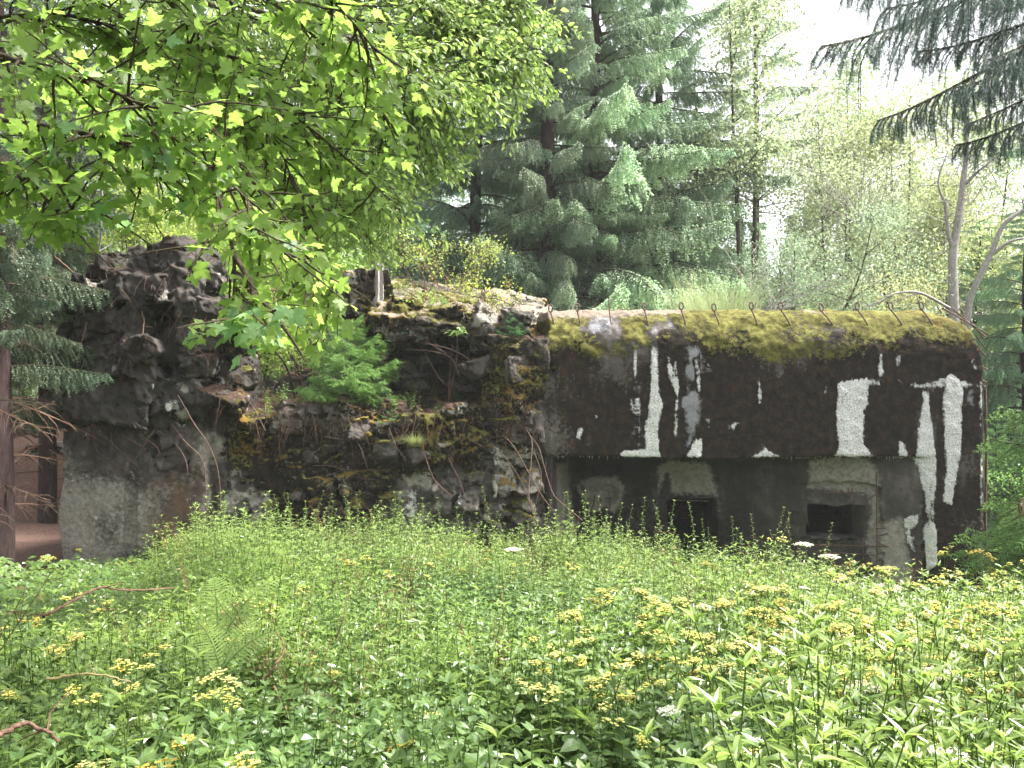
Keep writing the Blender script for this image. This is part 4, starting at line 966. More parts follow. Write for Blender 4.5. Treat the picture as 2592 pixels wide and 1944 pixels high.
broad('shrub', XP(2260, 22.4), 22.4, 2.4, 1.1, .3, 3500, .07, 'grey-green shrub close left of the forked dead tree', 'shrub', M_pale, (.95, 1.1, 1.0), 82, .03, SH, z0=1.5, multi=4)
broad('shrub', XP(1120, 18.5), 18.5, 2.0, .8, .3, 1500, .06, 'sparse yellow-green bush with reddish stems on the roof slab', 'shrub', M_small, (1.3, 1.1, 1.0), 9, .016, SH, z0=3.9, multi=5, tmat=M_rstem)
broad('shrub', XP(1290, 17.4), 17.4, 1.0, .6, .3, 800, .055, 'small bright yellow-green bush at the right end of the tilted slab', 'shrub', M_small, (1.4, 1.2, 1.0), 10, .01, SH, z0=3.5, multi=5, tmat=M_rstem)
broad('shrub', XP(940, 17), 17, 1.3, .6, .3, 700, .06, 'leafy sapling growing against the grey stump', 'shrub', M_small, (1.1, 1.1, 1.0), 11, .01, SH, z0=2.9, multi=5, tmat=M_rstem)
LS = 'bright bushes behind the left tower'
for i, (px, Y, H, cr, nl, tn, z0, lab) in enumerate(((350, 21, 7.4, 2.0, 14000, (1.35, 1.15, 1.0), 1.2, 'bright sunlit bush directly behind the left tower cap'), (520, 20, 7.0, 2.0, 13000, (1.3, 1.15, 1.0), 1.0, 'bright bush behind the right shoulder of the tower'),
        (700, 20, 6.6, 1.9, 12000, (1.15, 1.15, 1.0), .8, 'green bush above the rubble ledge behind the sapling'), (840, 21, 5.4, 1.7, 8000, (1.1, 1.15, 1.1), 1.0, 'green bush left of the grey stump'),
        (640, 18.6, 2.4, 1.1, 3500, (1.2, 1.15, 1.0), 1.9, 'low leafy bush on the rubble between tower and sapling'), (250, 24, 8.0, 2.0, 9000, (1.1, 1.1, 1.0), .4, 'taller bush with thin pale stem beyond the tower'),
        (800, 18.2, 2.2, .9, 2500, (1.25, 1.15, 1.0), 2.0, 'thin yellow-green bush just behind the spruce sapling'))):
    broad('shrub', XP(px, Y), Y, H, cr, .3, nl, .08, lab, 'shrub', M_small, tn, 20+i, .03, LS, z0=z0, multi=4)
broad('shrub', XP(110, 23.8), 23.8, 2.0, 1.0, .3, 3500, .06, 'sunlit green bush beside the gravel path left of the bunker', 'shrub', M_small, (1.2, 1.2, 1.2), 40, .02, multi=5)
broad('shrub', XP(2560, 19.5), 19.5, 2.2, 1.2, .3, 2500, .07, 'green bush at the foot of the bunker right corner', 'shrub', M_small, (.7, .9, .9), 41, .02, multi=5)
broad('shrub', XP(1370, 15.9), 15.9, .01, .01, .3, 0, .06, 'x', 'shrub', M_small, multi=1) if False else None
# far wood: one mass of trees closing the view
def far_wood():
    r = np.random.default_rng(77); pos = []; sc = []
    mb = MB()
    for px in np.arange(-250, 2900, 62):
        px = px+r.uniform(-25, 25); Y = r.uniform(42, 60); x = XP(px, Y); z0 = float(gh(x, Y))
        H = (21 if px < 1500 else (12 if px < 2100 else 13))*r.uniform(.85, 1.15)
        mb.add(*tube([(x, Y, z0-.3), (x, Y, z0+H*.95)], [.2, .03], 6), 0)
        n = int(H*200); u = r.random(n)**.8; rr = (1-u)*2.6*np.sqrt(r.random(n))+.15; a = r.random(n)*6.28
        P = np.stack([x+rr*np.cos(a), Y+rr*np.sin(a), z0+.6+u*(H-.6)-rr*.25], 1); pos.append(P); sc.append(np.full(n, .30))
    pos = np.concatenate(pos); sc = np.concatenate(sc); n = len(pos)
    LV, LF = rhomb(.22); V, Fs = scatter(LV, LF, pos, frames(norm(rng.normal(size=(n, 3))+np.array([0, 0, -.8])), rand_unit(n)), sc*rng.uniform(.6, 1.3, n))
    mb.add(V, Fs, 1)
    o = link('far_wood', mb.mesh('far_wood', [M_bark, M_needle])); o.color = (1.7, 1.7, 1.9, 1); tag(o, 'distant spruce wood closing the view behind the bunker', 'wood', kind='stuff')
far_wood()

# ---- dead grey tree right behind the roof corner
def dead_tree():
    t = empty('dead_tree', W(2415, 900, 20.5), label='bare forked grey dead tree rising behind the right end of the roof', cat='dead tree')
    g2 = np.random.default_rng(6); mb = MB(); br = MB()
    def ad(P, a, b, m, s=6): C = curve(P, 6); m.add(*tube(C, np.linspace(a, b, len(C)), s)); return C
    Y = 20.5; W2 = lambda x, y, k=0: W(x, y, Y+k)
    A = ad([W2(2416, 1000), W2(2414, 780), W2(2412, 650), W2(2425, 560), W2(2440, 450), W2(2447, 380), W2(2450, 300)], .135, .04, mb, 10)
    B = ad([W2(2444, 980, .5), W2(2450, 790, .4), W2(2470, 720, .3), W2(2510, 640, .2), W2(2540, 570, .1), W2(2592, 530)], .095, .045, mb, 9)
    C_ = ad([W2(2416, 640), W2(2400, 590, -.1), W2(2393, 520, -.2), W2(2375, 460, -.3), W2(2400, 380, -.3)], .06, .01, mb)
    D_ = ad([W2(2440, 470), W2(2480, 430, -.3), W2(2540, 385, -.5)], .05, .012, mb)
    E_ = ad([W2(2510, 645, .2), W2(2560, 610), W2(2620, 600)], .05, .015, mb)
    H_ = ad([W2(2404, 780, -.6), W2(2330, 742, -.9), W2(2270, 742, -1), W2(2235, 760, -1), W2(2210, 775, -1)], .035, .012, br)
    H2 = ad([W2(2330, 742, -.9), W2(2290, 752, -1), W2(2255, 775, -1)], .02, .006, br)
    for src, m, l0 in ((A, 22, .9), (B, 12, .6), (C_, 14, .6), (D_, 8, .5), (H_, 8, .3)):
        for _ in range(m):
            j = g2.integers(2, len(src)-1); d = norm(g2.normal(size=3)*np.array([1, .7, .6])+np.array([-.2, 0, .05])); l = l0*g2.uniform(.4, 1.3); P = [src[j]]
            for k in range(5): d = norm(d+g2.normal(size=3)*.38); P.append(P[-1]+d*l/5)
            P = np.array(P); br.add(*tube(P, np.linspace(.016, .004, 6), 4))
            for k in range(3):
                q = P[g2.integers(1, 5)]; e = norm(d+g2.normal(size=3)*.9); br.add(*tube([q, q+e*l*.2, q+norm(e+g2.normal(size=3)*.5)*l*.4], [.008, .006, .002], 3))
    for m, nm in ((mb, 'trunk'), (br, 'twigs')):
        o = mpart(nm, m.mesh(nm, [M_grey], True), t, kind='stuff' if nm == 'twigs' else None)
dead_tree()
# tangle of bare branches behind the roof grass
def bare(name, px, py, Y, n, l, mat, lab, seed, cat='dead shrub'):
    g2 = np.random.default_rng(seed); mb = MB(); o = W(px, py, Y)
    for i in range(n):
        d = norm(np.array([g2.normal()*.8, g2.normal()*.5, abs(g2.normal())*.9+.25])); P = [np.array(o)+g2.normal(size=3)*np.array([.25, .2, 0])]; L = l*g2.uniform(.5, 1.2)
        for k in range(7): d = norm(d+g2.normal(size=3)*.22+np.array([0, 0, -.04])); P.append(P[-1]+d*L/7)
        P = np.array(P); mb.add(*tube(P, np.linspace(.014, .003, 8), 4))
        for k in range(6):
            q = P[g2.integers(2, 8)]; e = norm(d+g2.normal(size=3)*.8); mb.add(*tube([q, q+e*L*.14, q+norm(e+g2.normal(size=3)*.4)*L*.28], [.006, .004, .002], 3))
    tag(link(name, mb.mesh(name, [mat], False)), lab, cat)
bare('dead_shrub', 1930, 800, 21.6, 26, 2.4, M_grey, 'tangle of bare grey-brown branches behind the roof right of the tall grass', 3)
bare('dead_shrub', 2170, 560, 25, 26, 3.2, M_grey, 'bare upright grey twigs above the yellowish rowan', 4)
bare('dead_shrub', 1150, 700, 24, 14, 1.8, M_twig, 'dark dead twigs in the gap behind the slab', 5)

# ---- spruce boughs from a tree just off the right edge, near the camera
near = empty('spruce_tree', (3.9, 4.2, 0), label='near spruce off the right edge whose dark boughs hang in from the top right', cat='spruce tree')
ntr = curve([(3.9, 4.2, -.4), (3.9, 4.2, 4), (3.9, 4.2, 8)], 5); V, F = tube(ntr, np.linspace(.22, .12, len(ntr)), 10); mpart('trunk', mk('trunk', V, F, M_bark, smooth=True), near)
def bough(p, q, me, s=1.0, roll=0, tint=(1, 1, 1), par=near):
    p = Vector(p); q = Vector(q); d = q-p; L = d.length; o = bpy.data.objects.new('branch', me); COL.objects.link(o); o.parent = par
    y = d.normalized(); x = y.cross(Vector((0, 0, 1))).normalized(); z = x.cross(y)
    m = Matrix((x, y, z)).transposed().to_4x4() @ Matrix.Rotation(roll, 4, 'Y'); o.matrix_local = Matrix.Translation(p-Vector(par.location)) @ m @ Matrix.Scale(L*s, 4); o.color = (*tint, 1)
nt = (.75, .8, 1.15)
for (a, b, k, rl) in (((2900,-60,4.6),(2080,60,5.0),0,.1), ((2900,-120,4.4),(2240,-20,4.6),1,-.2), ((2900,40,4.5),(2330,90,4.7),0,.3), ((2850,60,4.2),(2210,270,4.5),1,0), ((2850,120,4.2),(2400,190,4.2),0,.2),
                      ((2800,200,4.0),(2450,290,4.1),1,-.3), ((2900,250,4.4),(2420,330,4.4),0,.2), ((2750,-150,4.2),(2140,-60,4.3),1,.2), ((2800,60,3.9),(2480,130,3.8),1,.1), ((2800,-100,3.6),(2500,-20,3.6),0,.2)):
    bough(W(*a), W(*b), snear[k], 1.0, rl, nt)
# greener boughs half way along the right edge
mid = empty('spruce_tree', (9.0, 12.2, 0), label='young fresh green spruce reaching in at the right edge beside the bunker corner', cat='spruce tree')
V, F = tube(curve([(9.0, 12.2, -1.7), (9.0, 12.2, 2), (9.0, 12.2, 5.4)], 5), np.linspace(.12, .03, 11), 8); mpart('trunk', mk('trunk', V, F, M_bark, smooth=True), mid)
for i in range(34):
    z = -.2+i*.155; a = W(HX+9.6*FP/12.2, 0, 12.2); ang = g.uniform(.55, 1.35)*math.pi+ (i*2.4 if i % 3 == 0 else 0); l = 2.3*(1-.07*i/3)*g.uniform(.75, 1.1)
    p = Vector((9.0, 12.2, z)); q = p+Vector((math.cos(ang)*l, math.sin(ang)*l*.9, -.1*l)); bough(p, q, sfr[i % 3], 1, 0, (1.0, 1.1, .9), mid)
# brown dead twigs low at the right edge, close
for (a, b) in (((3000,1150,4.6),(2560,1380,4.5)), ((3000,1200,4.4),(2550,1480,4.4)), ((3000,1260,4.2),(2565,1600,4.2)), ((3000,1100,4.8),(2530,1250,4.8)), ((3000,1300,4.2),(2560,1540,4.2))):
    bough(W(*a), W(*b), sdead[0], 1, 0)
    bough(W(*a), W(*b), snear[0], .9, .3, (.9, .55, .45))

# ---- spruce saplings on the ledge
def sapling(px, py, Y, H, Rb, lab, n=46, tint=(1.1, 1.25, 1.0)):
    b = W(px, py, Y); b.z = min(b.z, top(b.x, b.y)) if abs(top(b.x, b.y)-b.z) < .6 else b.z
    t = empty('spruce_sapling', b, label=lab, cat='spruce sapling')
    V, F = tube([(0, 0, -.1), (.02, 0, H*.5), (0, 0, H)], [.022, .014, .004], 6); link('trunk', mk('trunk', V, F, M_twig), t)
    for k in range(n):
        u = .12+.86*k/n; l = Rb*(1-u*.82)*g.uniform(.75, 1.1); o = bpy.data.objects.new('branch', sfr[k % 3]); COL.objects.link(o); o.parent = t
        o.location = (0, 0, u*H); o.rotation_euler = (R(g.uniform(-8, 12)+u*30), g.uniform(-.2, .2), k*2.399); o.scale = (l,)*3; o.color = (*tint, 1)
    return t
sapling(885, 1000, 15.6, 1.7, 1.3, 'bushy bright green young spruce growing on the rubble ledge')
sapling(1302, 875, 15.3, .62, .42, 'small blue-green spruce seedling below the right end of the tilted slab', 26, (.9, 1.2, 1.3))
sapling(990, 1080, 15.0, .30, .28, 'tiny spruce seedling on the rim above the grass tuft', 14, (1, 1.1, 1.1))
sapling(2520, 1180, 17.5, .9, .6, 'small spruce seedling behind the right corner of the bunker', 20, (.8, 1, .9))

# ---- rowan seedling with one leaf rosette in the cavity
def seedling():
    p = W(1135, 1015, 15.5); q = W(1158, 835, 15.2)
    t = empty('rowan_sapling', p, label='thin red-stemmed sapling with a few leaves in front of the dark cavity', cat='sapling')
    mb = MB(); P = curve([p, p*.5+q*.5+Vector((.05, 0, 0)), q], 8); mb.add(*tube(P, np.linspace(.014, .006, len(P)), 5)); P2 = curve([p, W(1140, 930, 15.4), W(1146, 860, 15.3)], 6); mb.add(*tube(P2, np.linspace(.012, .004, len(P2)), 5))
    mpart('stem', mb.mesh('stem', [M_rust]), t)
    n = 26; LV, LF = ovate(.24); a = rng.random(n)*6.28; f = np.stack([np.cos(a), np.sin(a)*.6, rng.uniform(-.6, .4, n)], 1)
    pos = np.array(q)+norm(f)*.05+rng.normal(size=(n, 3))*.05; V, Fs = scatter(LV, LF, pos, frames(f, norm(rng.normal(size=(n, 3))*.3+np.array([0, -.5, .8]))), rng.uniform(.08, .15, n))
    mpart('leaves', mk('leaves', V, Fs, M_small), t)
seedling()

# ---- grasses
def grass_mesh(n, L, spread, seed, mats=(0,), w=.004, up=.9, arch=1.0):
    r = np.random.default_rng(seed); mb = MB()
    for i in range(n):
        a = r.random()*6.28; b = np.array([math.cos(a), math.sin(a), 0])*spread*math.sqrt(r.random()); out = norm(np.array([math.cos(a)+r.normal()*.4, math.sin(a)+r.normal()*.4, 0])); l = L*r.uniform(.45, 1.1)
        k = arch*r.uniform(.2, .9); t = np.linspace(0, 1, 6)[:, None]; C = b+out*l*k*(t**1.7)*.8+np.array([0, 0, 1])*l*(t*up-k*.55*t**2.6)
        s_ = norm(np.cross(out, [0, 0, 1])+np.array([0, 0, .2])); wd = (w*(1-.85*t))
        V = np.stack([C-s_*wd, C+s_*wd], 1).reshape(-1, 3); F = np.array([(2*j, 2*j+1, 2*j+3, 2*j+2) for j in range(5)]); mb.add(V, F, int(r.choice(mats)))
    return mb
def tuft(px, py, Y, n, L, spread, lab, seed, mats=(0, 0, 1), up=.9, arch=1.0, snap=True, w=.004):
    p = face_y(px, py) if snap else W(px, py, Y)
    mb = grass_mesh(n, L, spread, seed, mats, w, up, arch); o = link('grass_tuft', mb.mesh('grass_tuft', [M_grass, M_dry]), None, p); tag(o, lab, 'grass tuft'); return o
tuft(1052, 1130, 15, 420, .48, .10, 'green and straw-coloured grass tuft on the overhanging block in the middle of the broken wall', 5, (0, 0, 1), .75, 1.3)
o = tuft(1800, 790, 16.4, 800, 1.15, .95, 'tall pale grass growing on the roof behind the loops', 6, (0, 0, 0, 1), 1.0, .8, False); o.location = (XP(1810, 16.8), 16.9, 3.55); o.scale = (1, .5, 1); o.color = (1.5, 1.5, 2.2, 1)
o = tuft(1, 1, 16, 60, .3, .5, 'dry reddish grass on the roof right of the tall pale grass', 7, (1,), .9, .9, False); o.location = (XP(2010, 16.4), 16.4, 3.55)
o = tuft(1, 1, 16, 50, .28, .3, 'thin dry grass wisps on the roof near the second loop', 8, (1,), .9, .9, False); o.location = (XP(1570, 16), 16, 3.58)

# ---- herb prototypes for the meadow
def leafG(mb, base, fwd, nrm, L, w, kind=0, m=1):
    LV, LF = (LO if kind == 0 else (LB if kind == 1 else LN)); Rm = frames(np.array([fwd]), np.array([nrm])); V, Fs = scatter(LV, LF, np.array([base]), Rm, np.array([[L*w, L, L]])); mb.add(V, Fs, m)
LO = ovate(.5, .30, .07); LB = ovate(.5, .22, .05); LN = rhomb(.5, .04)
def stemcurve(r, h, lean=.12):
    d = r.normal(size=2)*lean*h; return curve([(0, 0, -.03), (d[0]*.3, d[1]*.3, h*.5), (d[0], d[1], h)], 5)
def plant_stem(mb, r, h, kind, o=(0, 0), droopf=1.0, scale=1.0):
    P = stemcurve(r, h); P[:, 0] += o[0]; P[:, 1] += o[1]; mb.add(*tube(P, np.linspace(.0045, .002, len(P)), 3), 0); n = len(P)
    if kind == 'lance':   L0, w, gap, pr, m, k0 = .135, .26, .045, 1, 1, .15
    elif kind == 'nettle': L0, w, gap, pr, m, k0 = .10, .52, .06, 2, 2, .15
    elif kind == 'willow': L0, w, gap, pr, m, k0 = .085, .24, .030, 1, 3, .1
    else:                 L0, w, gap, pr, m, k0 = .11, .62, .06, 2, 2, .1
    z = k0*h; a = r.random()*6.28
    while z < h:
        u = z/h; i = min(int(u*(n-1)), n-2); b = P[i]+(P[i+1]-P[i])*(u*(n-1)-i); a += 2.399 if pr == 1 else math.pi/2
        L = L0*scale*r.uniform(.75, 1.2)*(1.05-.75*max(0, u-.45)/.55)
        for q in range(pr):
            an = a+q*math.pi+r.normal()*.15; f = np.array([math.cos(an), math.sin(an), r.uniform(-.35, .55)+.5*(u-.5)]); nn = norm(np.array([-math.cos(an)*.2, -math.sin(an)*.2, 1])+r.normal(size=3)*.30)
            leafG(mb, b, f, nn, L, w, 0, m)
        z += gap*r.uniform(.7, 1.3)
    for q in range(4):
        an = r.random()*6.28; leafG(mb, P[-1], np.array([math.cos(an), math.sin(an), 1.2]), np.array([-math.cos(an), -math.sin(an), .6]), L0*scale*.45, w, 0, m)
    return P
HM = [M_stem, M_herb, M_herb2, M_willow]
def clump(seed, kind, ns, h, rad=.14, scale=1.0):
    r = np.random.default_rng(seed); mb = MB()
    for s_ in range(ns):
        a = r.random()*6.28; q = rad*math.sqrt(r.random()); plant_stem(mb, r, h*r.uniform(.65, 1.1), kind, (q*math.cos(a), q*math.sin(a)), scale=scale)
    return mb.mesh('herb_clump', HM)
pcol = bpy.data.collections.new('herb_sources')
protos = []
def addp(me): o = bpy.data.objects.new('herb_source_%02d' % len(protos), me); pcol.objects.link(o); protos.append(o); return len(protos)-1
KL = [addp(clump(i, 'lance', 4, .80)) for i in range(3)]
KN = [addp(clump(10+i, 'nettle', 4, .62)) for i in range(3)]
KW = [addp(clump(20+i, 'willow', 4, .95)) for i in range(2)]
KB = [addp(clump(30+i, 'broad', 3, .48, .12, 1.15)) for i in range(3)]
def grassp(seed):
    mb = grass_mesh(34, .62, .06, seed, (0, 0, 0, 1), .0035); return mb.mesh('grass', [M_grass, M_dry])
KG = [addp(grassp(60+i)) for i in range(2)]
def deadp(seed):
    r = np.random.default_rng(seed); mb = MB()
    for i in range(5):
        P = stemcurve(r, r.uniform(.6, 1.1), .2); mb.add(*tube(P, np.linspace(.004, .0015, len(P)), 3), 0)
        for k in range(6): q = P[r.integers(4, len(P))]; d = norm(r.normal(size=3)+np.array([0, 0, .6])); mb.add(*tube([q, q+d*.12], [.002, .001], 3), 0)
        for k in range(7): q = P[r.integers(3, len(P))]; V, Fs = scatter(*ovate(.15, .8), q[None], frames(norm(r.normal(size=(1, 3))-np.array([0, 0, 1.])), rand_unit(1)), np.array([.04])); mb.add(V, Fs, 1)
    return mb.mesh('dead_stems', [M_rstem, M_dry])
KD = [addp(deadp(90+i)) for i in range(2)]
def carpet(seed):
    r = np.random.default_rng(seed); mb = MB()
    for i in range(46):
        p = np.array([r.uniform(-.28, .28), r.uniform(-.28, .28), r.uniform(.02, .30)]); a = r.random()*6.28
        leafG(mb, p, np.array([math.cos(a), math.sin(a), r.uniform(-.4, .3)]), norm(np.array([0, 0, 1])+r.normal(size=3)*.35), r.uniform(.06, .11), .6, 0, 2)
    return mb.mesh('low_leaves', HM)
KC = [addp(carpet(70+i)) for i in range(3)]
KS = [addp(clump(80+i, 'willow', 1, 1.35, .02)) for i in range(3)]
def gn_scatter(name, pts, rot, scl, pid, label, col=None, color=(1, 1, 1, 1)):
    me = bpy.data.meshes.new(name); me.vertices.add(len(pts)); me.vertices.foreach_set('co', np.asarray(pts, np.float32).ravel())
    for k, a, ty in (('rot', rot, 'FLOAT_VECTOR'), ('scl', scl, 'FLOAT'), ('pid', pid, 'INT')):
        at = me.attributes.new(k, ty, 'POINT'); at.data.foreach_set('vector' if ty == 'FLOAT_VECTOR' else 'value', np.asarray(a, np.int32 if ty == 'INT' else np.float32).ravel())
    o = link(name, me); tag(o, label, kind='stuff'); o.color = color
    ng = bpy.data.node_groups.new(name, 'GeometryNodeTree'); ng.interface.new_socket('Geometry', in_out='INPUT', socket_type='NodeSocketGeometry'); ng.interface.new_socket('Geometry', in_out='OUTPUT', socket_type='NodeSocketGeometry')
    N = ng.nodes; gi = N.new('NodeGroupInput'); go = N.new('NodeGroupOutput'); ip = N.new('GeometryNodeInstanceOnPoints'); ci = N.new('GeometryNodeCollectionInfo')
    ci.inputs['Collection'].default_value = col or pcol; ci.inputs['Separate Children'].default_value = True; ci.inputs['Reset Children'].default_value = True; ip.inputs['Pick Instance'].default_value = True
    def na(nm, ty): a = N.new('GeometryNodeInputNamedAttribute'); a.data_type = ty; a.inputs['Name'].default_value = nm; return a.outputs[0]
    l = ng.links.new; l(gi.outputs[0], ip.inputs['Points']); l(ci.outputs[0], ip.inputs['Instance']); l(na('pid', 'INT'), ip.inputs['Instance Index']); l(na('scl', 'FLOAT'), ip.inputs['Scale'])
    e2r = N.new('FunctionNodeEulerToRotation'); l(na('rot', 'FLOAT_VECTOR'), e2r.inputs[0]); l(e2r.outputs[0], ip.inputs['Rotation']); l(ip.outputs[0], go.inputs[0])
    md = o.modifiers.new('scatter', 'NODES'); md.node_group = ng
    return o
def meadow():
    r = np.random.default_rng(8); n = 11500
    y = 1.2+(16.0-1.2)*r.random(n)**.8; x = (r.random(n)*2-1)*(.72*y+1.2)
    near_w = (y < 14.75) | (x > 8.6)
    ok = near_w & ~((x < -5.6) & (y > 13.9)) & ~((x < -6.4) & (y > 12.6)) & ~((x < -6.9) & (y > 11.8)); x, y = x[ok], y[ok]; n = len(x)
    P = np.stack([x, y, x*0], 1); a = fbm(P, .35, 2, 31); b = fbm(P, .6, 2, 37); gap = fbm(P, .8, 2, 40)
    k = (gap > -.55) & ~((fbm(P, 1.7, 2, 66) < -.50) & (y < 9)); x, y, a, b = x[k], y[k], a[k], b[k]; n = len(x)
    pid = np.zeros(n, int); u = r.random(n)
    far = sstep(9, 13, y)*sstep(-5.2, -4.2, x)*(1-sstep(4.4, 5.6, x))
    left = sstep(-1, -3.5, x*6/(y+2))
    for i in range(n):
        if u[i] < .75*far[i]: K = KW if r.random() < .6 else KL
        elif u[i] > .935: K = KG if u[i] > .95 or y[i] < 4 else KD
        elif a[i]+r.normal()*.25 > .05: K = KL
        else: K = KN if r.random() < .6 else KB
        pid[i] = K[r.integers(len(K))]
    s = r.uniform(.75, 1.2, n)*(1+.12*b)*(1-.35*sstep(4.2, 6.0, x)*sstep(10, 13, y))*(1-.48*sstep(-.36, -.46, x/y)*sstep(5, 9, y))*(1+.25*fbm(np.stack([x, y, x*0], 1), .9, 2, 52))
    s *= 1+.12*far
    s *= 1+.06*sstep(6, 3, y)
    rot = np.stack([r.normal(size=n)*.10, r.normal(size=n)*.10, r.random(n)*6.28], 1)
    m = 150; x2 = r.uniform(-4.6, 5.2, m); y2 = r.uniform(13.2, 14.6, m); x = np.concatenate([x, x2]); y = np.concatenate([y, y2]); s = np.concatenate([s, r.uniform(.85, 1.2, m)])
    pid = np.concatenate([pid, np.array(KS)[r.integers(0, 3, m)]]); rot = np.concatenate([rot, np.stack([r.normal(size=m)*.08, r.normal(size=m)*.08, r.random(m)*6.28], 1)])
    gn_scatter('meadow_herbs', np.stack([x, y, gh(x, y)], 1), rot, s, pid, 'dense leafy green herbs filling the clearing in front of the bunker')
    n = 2600; y = 1.0+15*r.random(n)**.8; x = (r.random(n)*2-1)*(.72*y+1.2); ok = ((y < 14.6) | (x > 8.6)) & ~((x < -7.4) & (y > 13.2)); x, y = x[ok], y[ok]; n = len(x)
    gn_scatter('ground_cover', np.stack([x, y, gh(x, y)], 1), np.stack([x*0, x*0, r.random(n)*6.28], 1), r.uniform(.9, 1.5, n), np.array(KC)[r.integers(0, 3, n)], 'low broad leaves covering the soil under the taller herbs')
    # undergrowth elsewhere: beside the path, behind the bunker
    n = 2200; y = r.uniform(15, 40, n); x = r.uniform(-18, 20, n); ok = ~((x > -8.3) & (x < 8.6) & (y < 21.5)) & ~((x < -8) & (y < 24)) & ~((x < -8) & (abs(y-22.6) < 1.2)) & ~((x<-10.8)&(y<26)); x, y = x[ok], y[ok]; n = len(x)
    K = np.array(KN+KB+KG+KL); gn_scatter('undergrowth', np.stack([x, y, gh(x, y)], 1), np.stack([x*0, x*0, r.random(n)*6.28], 1), r.uniform(.7, 1.3, n), K[r.integers(0, len(K), n)], 'green undergrowth on the forest floor around and behind the bunker')
meadow()
print('meadow', time.time()-T0)

# ---- flowering ragwort, white umbels, ferns, branches: things of their own
def corymb(seed, n=16, Rr=.055, m=1, petals=6, ps=.016):
    r = np.random.default_rng(seed); mb = MB()
    for i in range(n):
        a = r.random()*6.28; q = Rr*math.sqrt(r.random()); c = np.array([q*math.cos(a), q*math.sin(a), r.uniform(-.01, .02)-q*.25]); mb.add(*tube([(0, 0, -.07), c*np.array([.8, .8, 1])-np.array([0, 0, .02]), c], [.0016, .0012, .001], 3), 0)
        pa = np.arange(petals)*2*math.pi/petals+r.random(); f = np.stack([np.cos(pa), np.sin(pa), np.full(petals, r.uniform(-.3, .6))], 1); nn = np.tile([0, 0, 1.], (petals, 1))+r.normal(size=(petals, 3))*.3
        LV, LF = rhomb(.26, .0); V, Fs = scatter(LV, LF, np.repeat(c[None], petals, 0), frames(f, nn), r.uniform(.7, 1.2, petals)*ps); mb.add(V, Fs, 1)
    return mb
GF = 'yellow-flowered herbs in the clearing'
rag = []
for s_ in range(4):
    r = np.random.default_rng(300+s_); st = MB(); P = stemcurve(r, .92, .06); st.add(*tube(P, np.linspace(.005, .002, len(P)), 4), 0)
    lv = MB(); z = .15
    while z < .85:
        a = z*40; b = P[min(int(z/.92*(len(P)-1)), len(P)-1)]; leafG(lv, b, np.array([math.cos(a), math.sin(a), .25]), norm(np.array([0, 0, 1])+r.normal(size=3)*.3), .13*r.uniform(.8, 1.2)*(1.1-.5*z), .25, 0, 0); z += .045
    hd = MB()
    for q in range(4+s_ % 3):
        c = corymb(400+s_*7+q, 11, .042, ps=.0145); off = np.array([r.normal()*.065, r.normal()*.065, r.uniform(-.06, .03)]) if q else np.zeros(3)
        for (m, k), l in c.F.items(): pass
        V = np.concatenate(c.V)+P[-1]+off+np.array([0, 0, .05])
        for (m, k), l in c.F.items(): hd.F.setdefault((m, k), []).append(np.concatenate(l)+hd.n)
        hd.V.append(V); hd.n += len(V); hd.add(*tube([P[-4], (P[-4]+P[-1]+off)/2, P[-1]+off], [.002, .0015, .0015], 3), 0)
    rag.append((st.mesh('stem', [M_stem]), lv.mesh('leaves', [M_herb]), hd.mesh('flower_head', [M_stem, M_petal])))
def place_rag(x, y, s, lab, k, z=None):
    t = empty('ragwort', (x, y, float(gh(x, y)) if z is None else z), label=lab, cat='flowering herb', group=GF); t.rotation_euler = (g.gauss(0, .07), g.gauss(0, .07), g.uniform(0, 6.28)); t.scale = (s,)*3
    for nm, me in zip(('stem', 'leaves', 'flower_head'), rag[k]):
        o = bpy.data.objects.new(nm, me); COL.objects.link(o); o.parent = t
        if nm == 'flower_head': q_ = g.random(); o.color = (1, 1-.03*q_, 1+.5*q_, 1) if g.random() < .88 else (.6, .52, .5, 1)
def herb_at(px, py, Y):
    """ground position and height so that the head shows at this place"""
    p = W(px, py, Y); z0 = float(gh(p.x, p.y)); return p.x, p.y, max(.45, (p.z-z0))/.98
special = [(500, 1855, 2.6, 'big yellow flower cluster low in the picture left of centre'), (690, 1945, 2.5, 'yellow ragwort head cut by the bottom edge'), (620, 1770, 3.3, 'loose yellow ragwort right above the biggest bottom cluster'),
 (230, 1930, 2.9, 'small yellow ragwort head in the bottom left corner area'), (245, 1583, 4.4, 'wide flat yellow ragwort head beside the rotting branch'), (310, 1670, 3.9, 'single round yellow head below the wide flat one'),
 (150, 1405, 12.2, 'yellow ragwort at the far left in front of the dark dirt slope'), (290, 1425, 12, 'pair of yellow heads in front of the tower foot'), (100, 1410, 12.4, 'leftmost yellow ragwort beside the dirt slope'),
 (420, 1372, 12.8, 'dull yellow fading ragwort standing against the tower wall'), (740, 1490, 7.5, 'yellow clusters left of the tall fern frond'), (1400, 1740, 3.6, 'pale yellow ragwort in the lower middle'), (1850, 1685, 4.2, 'bright yellow ragwort above the dark hollow right of centre'),
 (1925, 1355, 13.2, 'tall yellow ragwort rising against the dark embrasure wall'), (2190, 1430, 12.6, 'yellow head standing in front of the exposed bars'), (2250, 1440, 12.4, 'yellow head right of the exposed bars beside the lime run')]
for i, (px, py, Y, lab) in enumerate(special): x, y, s = herb_at(px, py, Y); place_rag(x, y, s*1.0, lab, i % 4)
rr = np.random.default_rng(99); cnt = 0
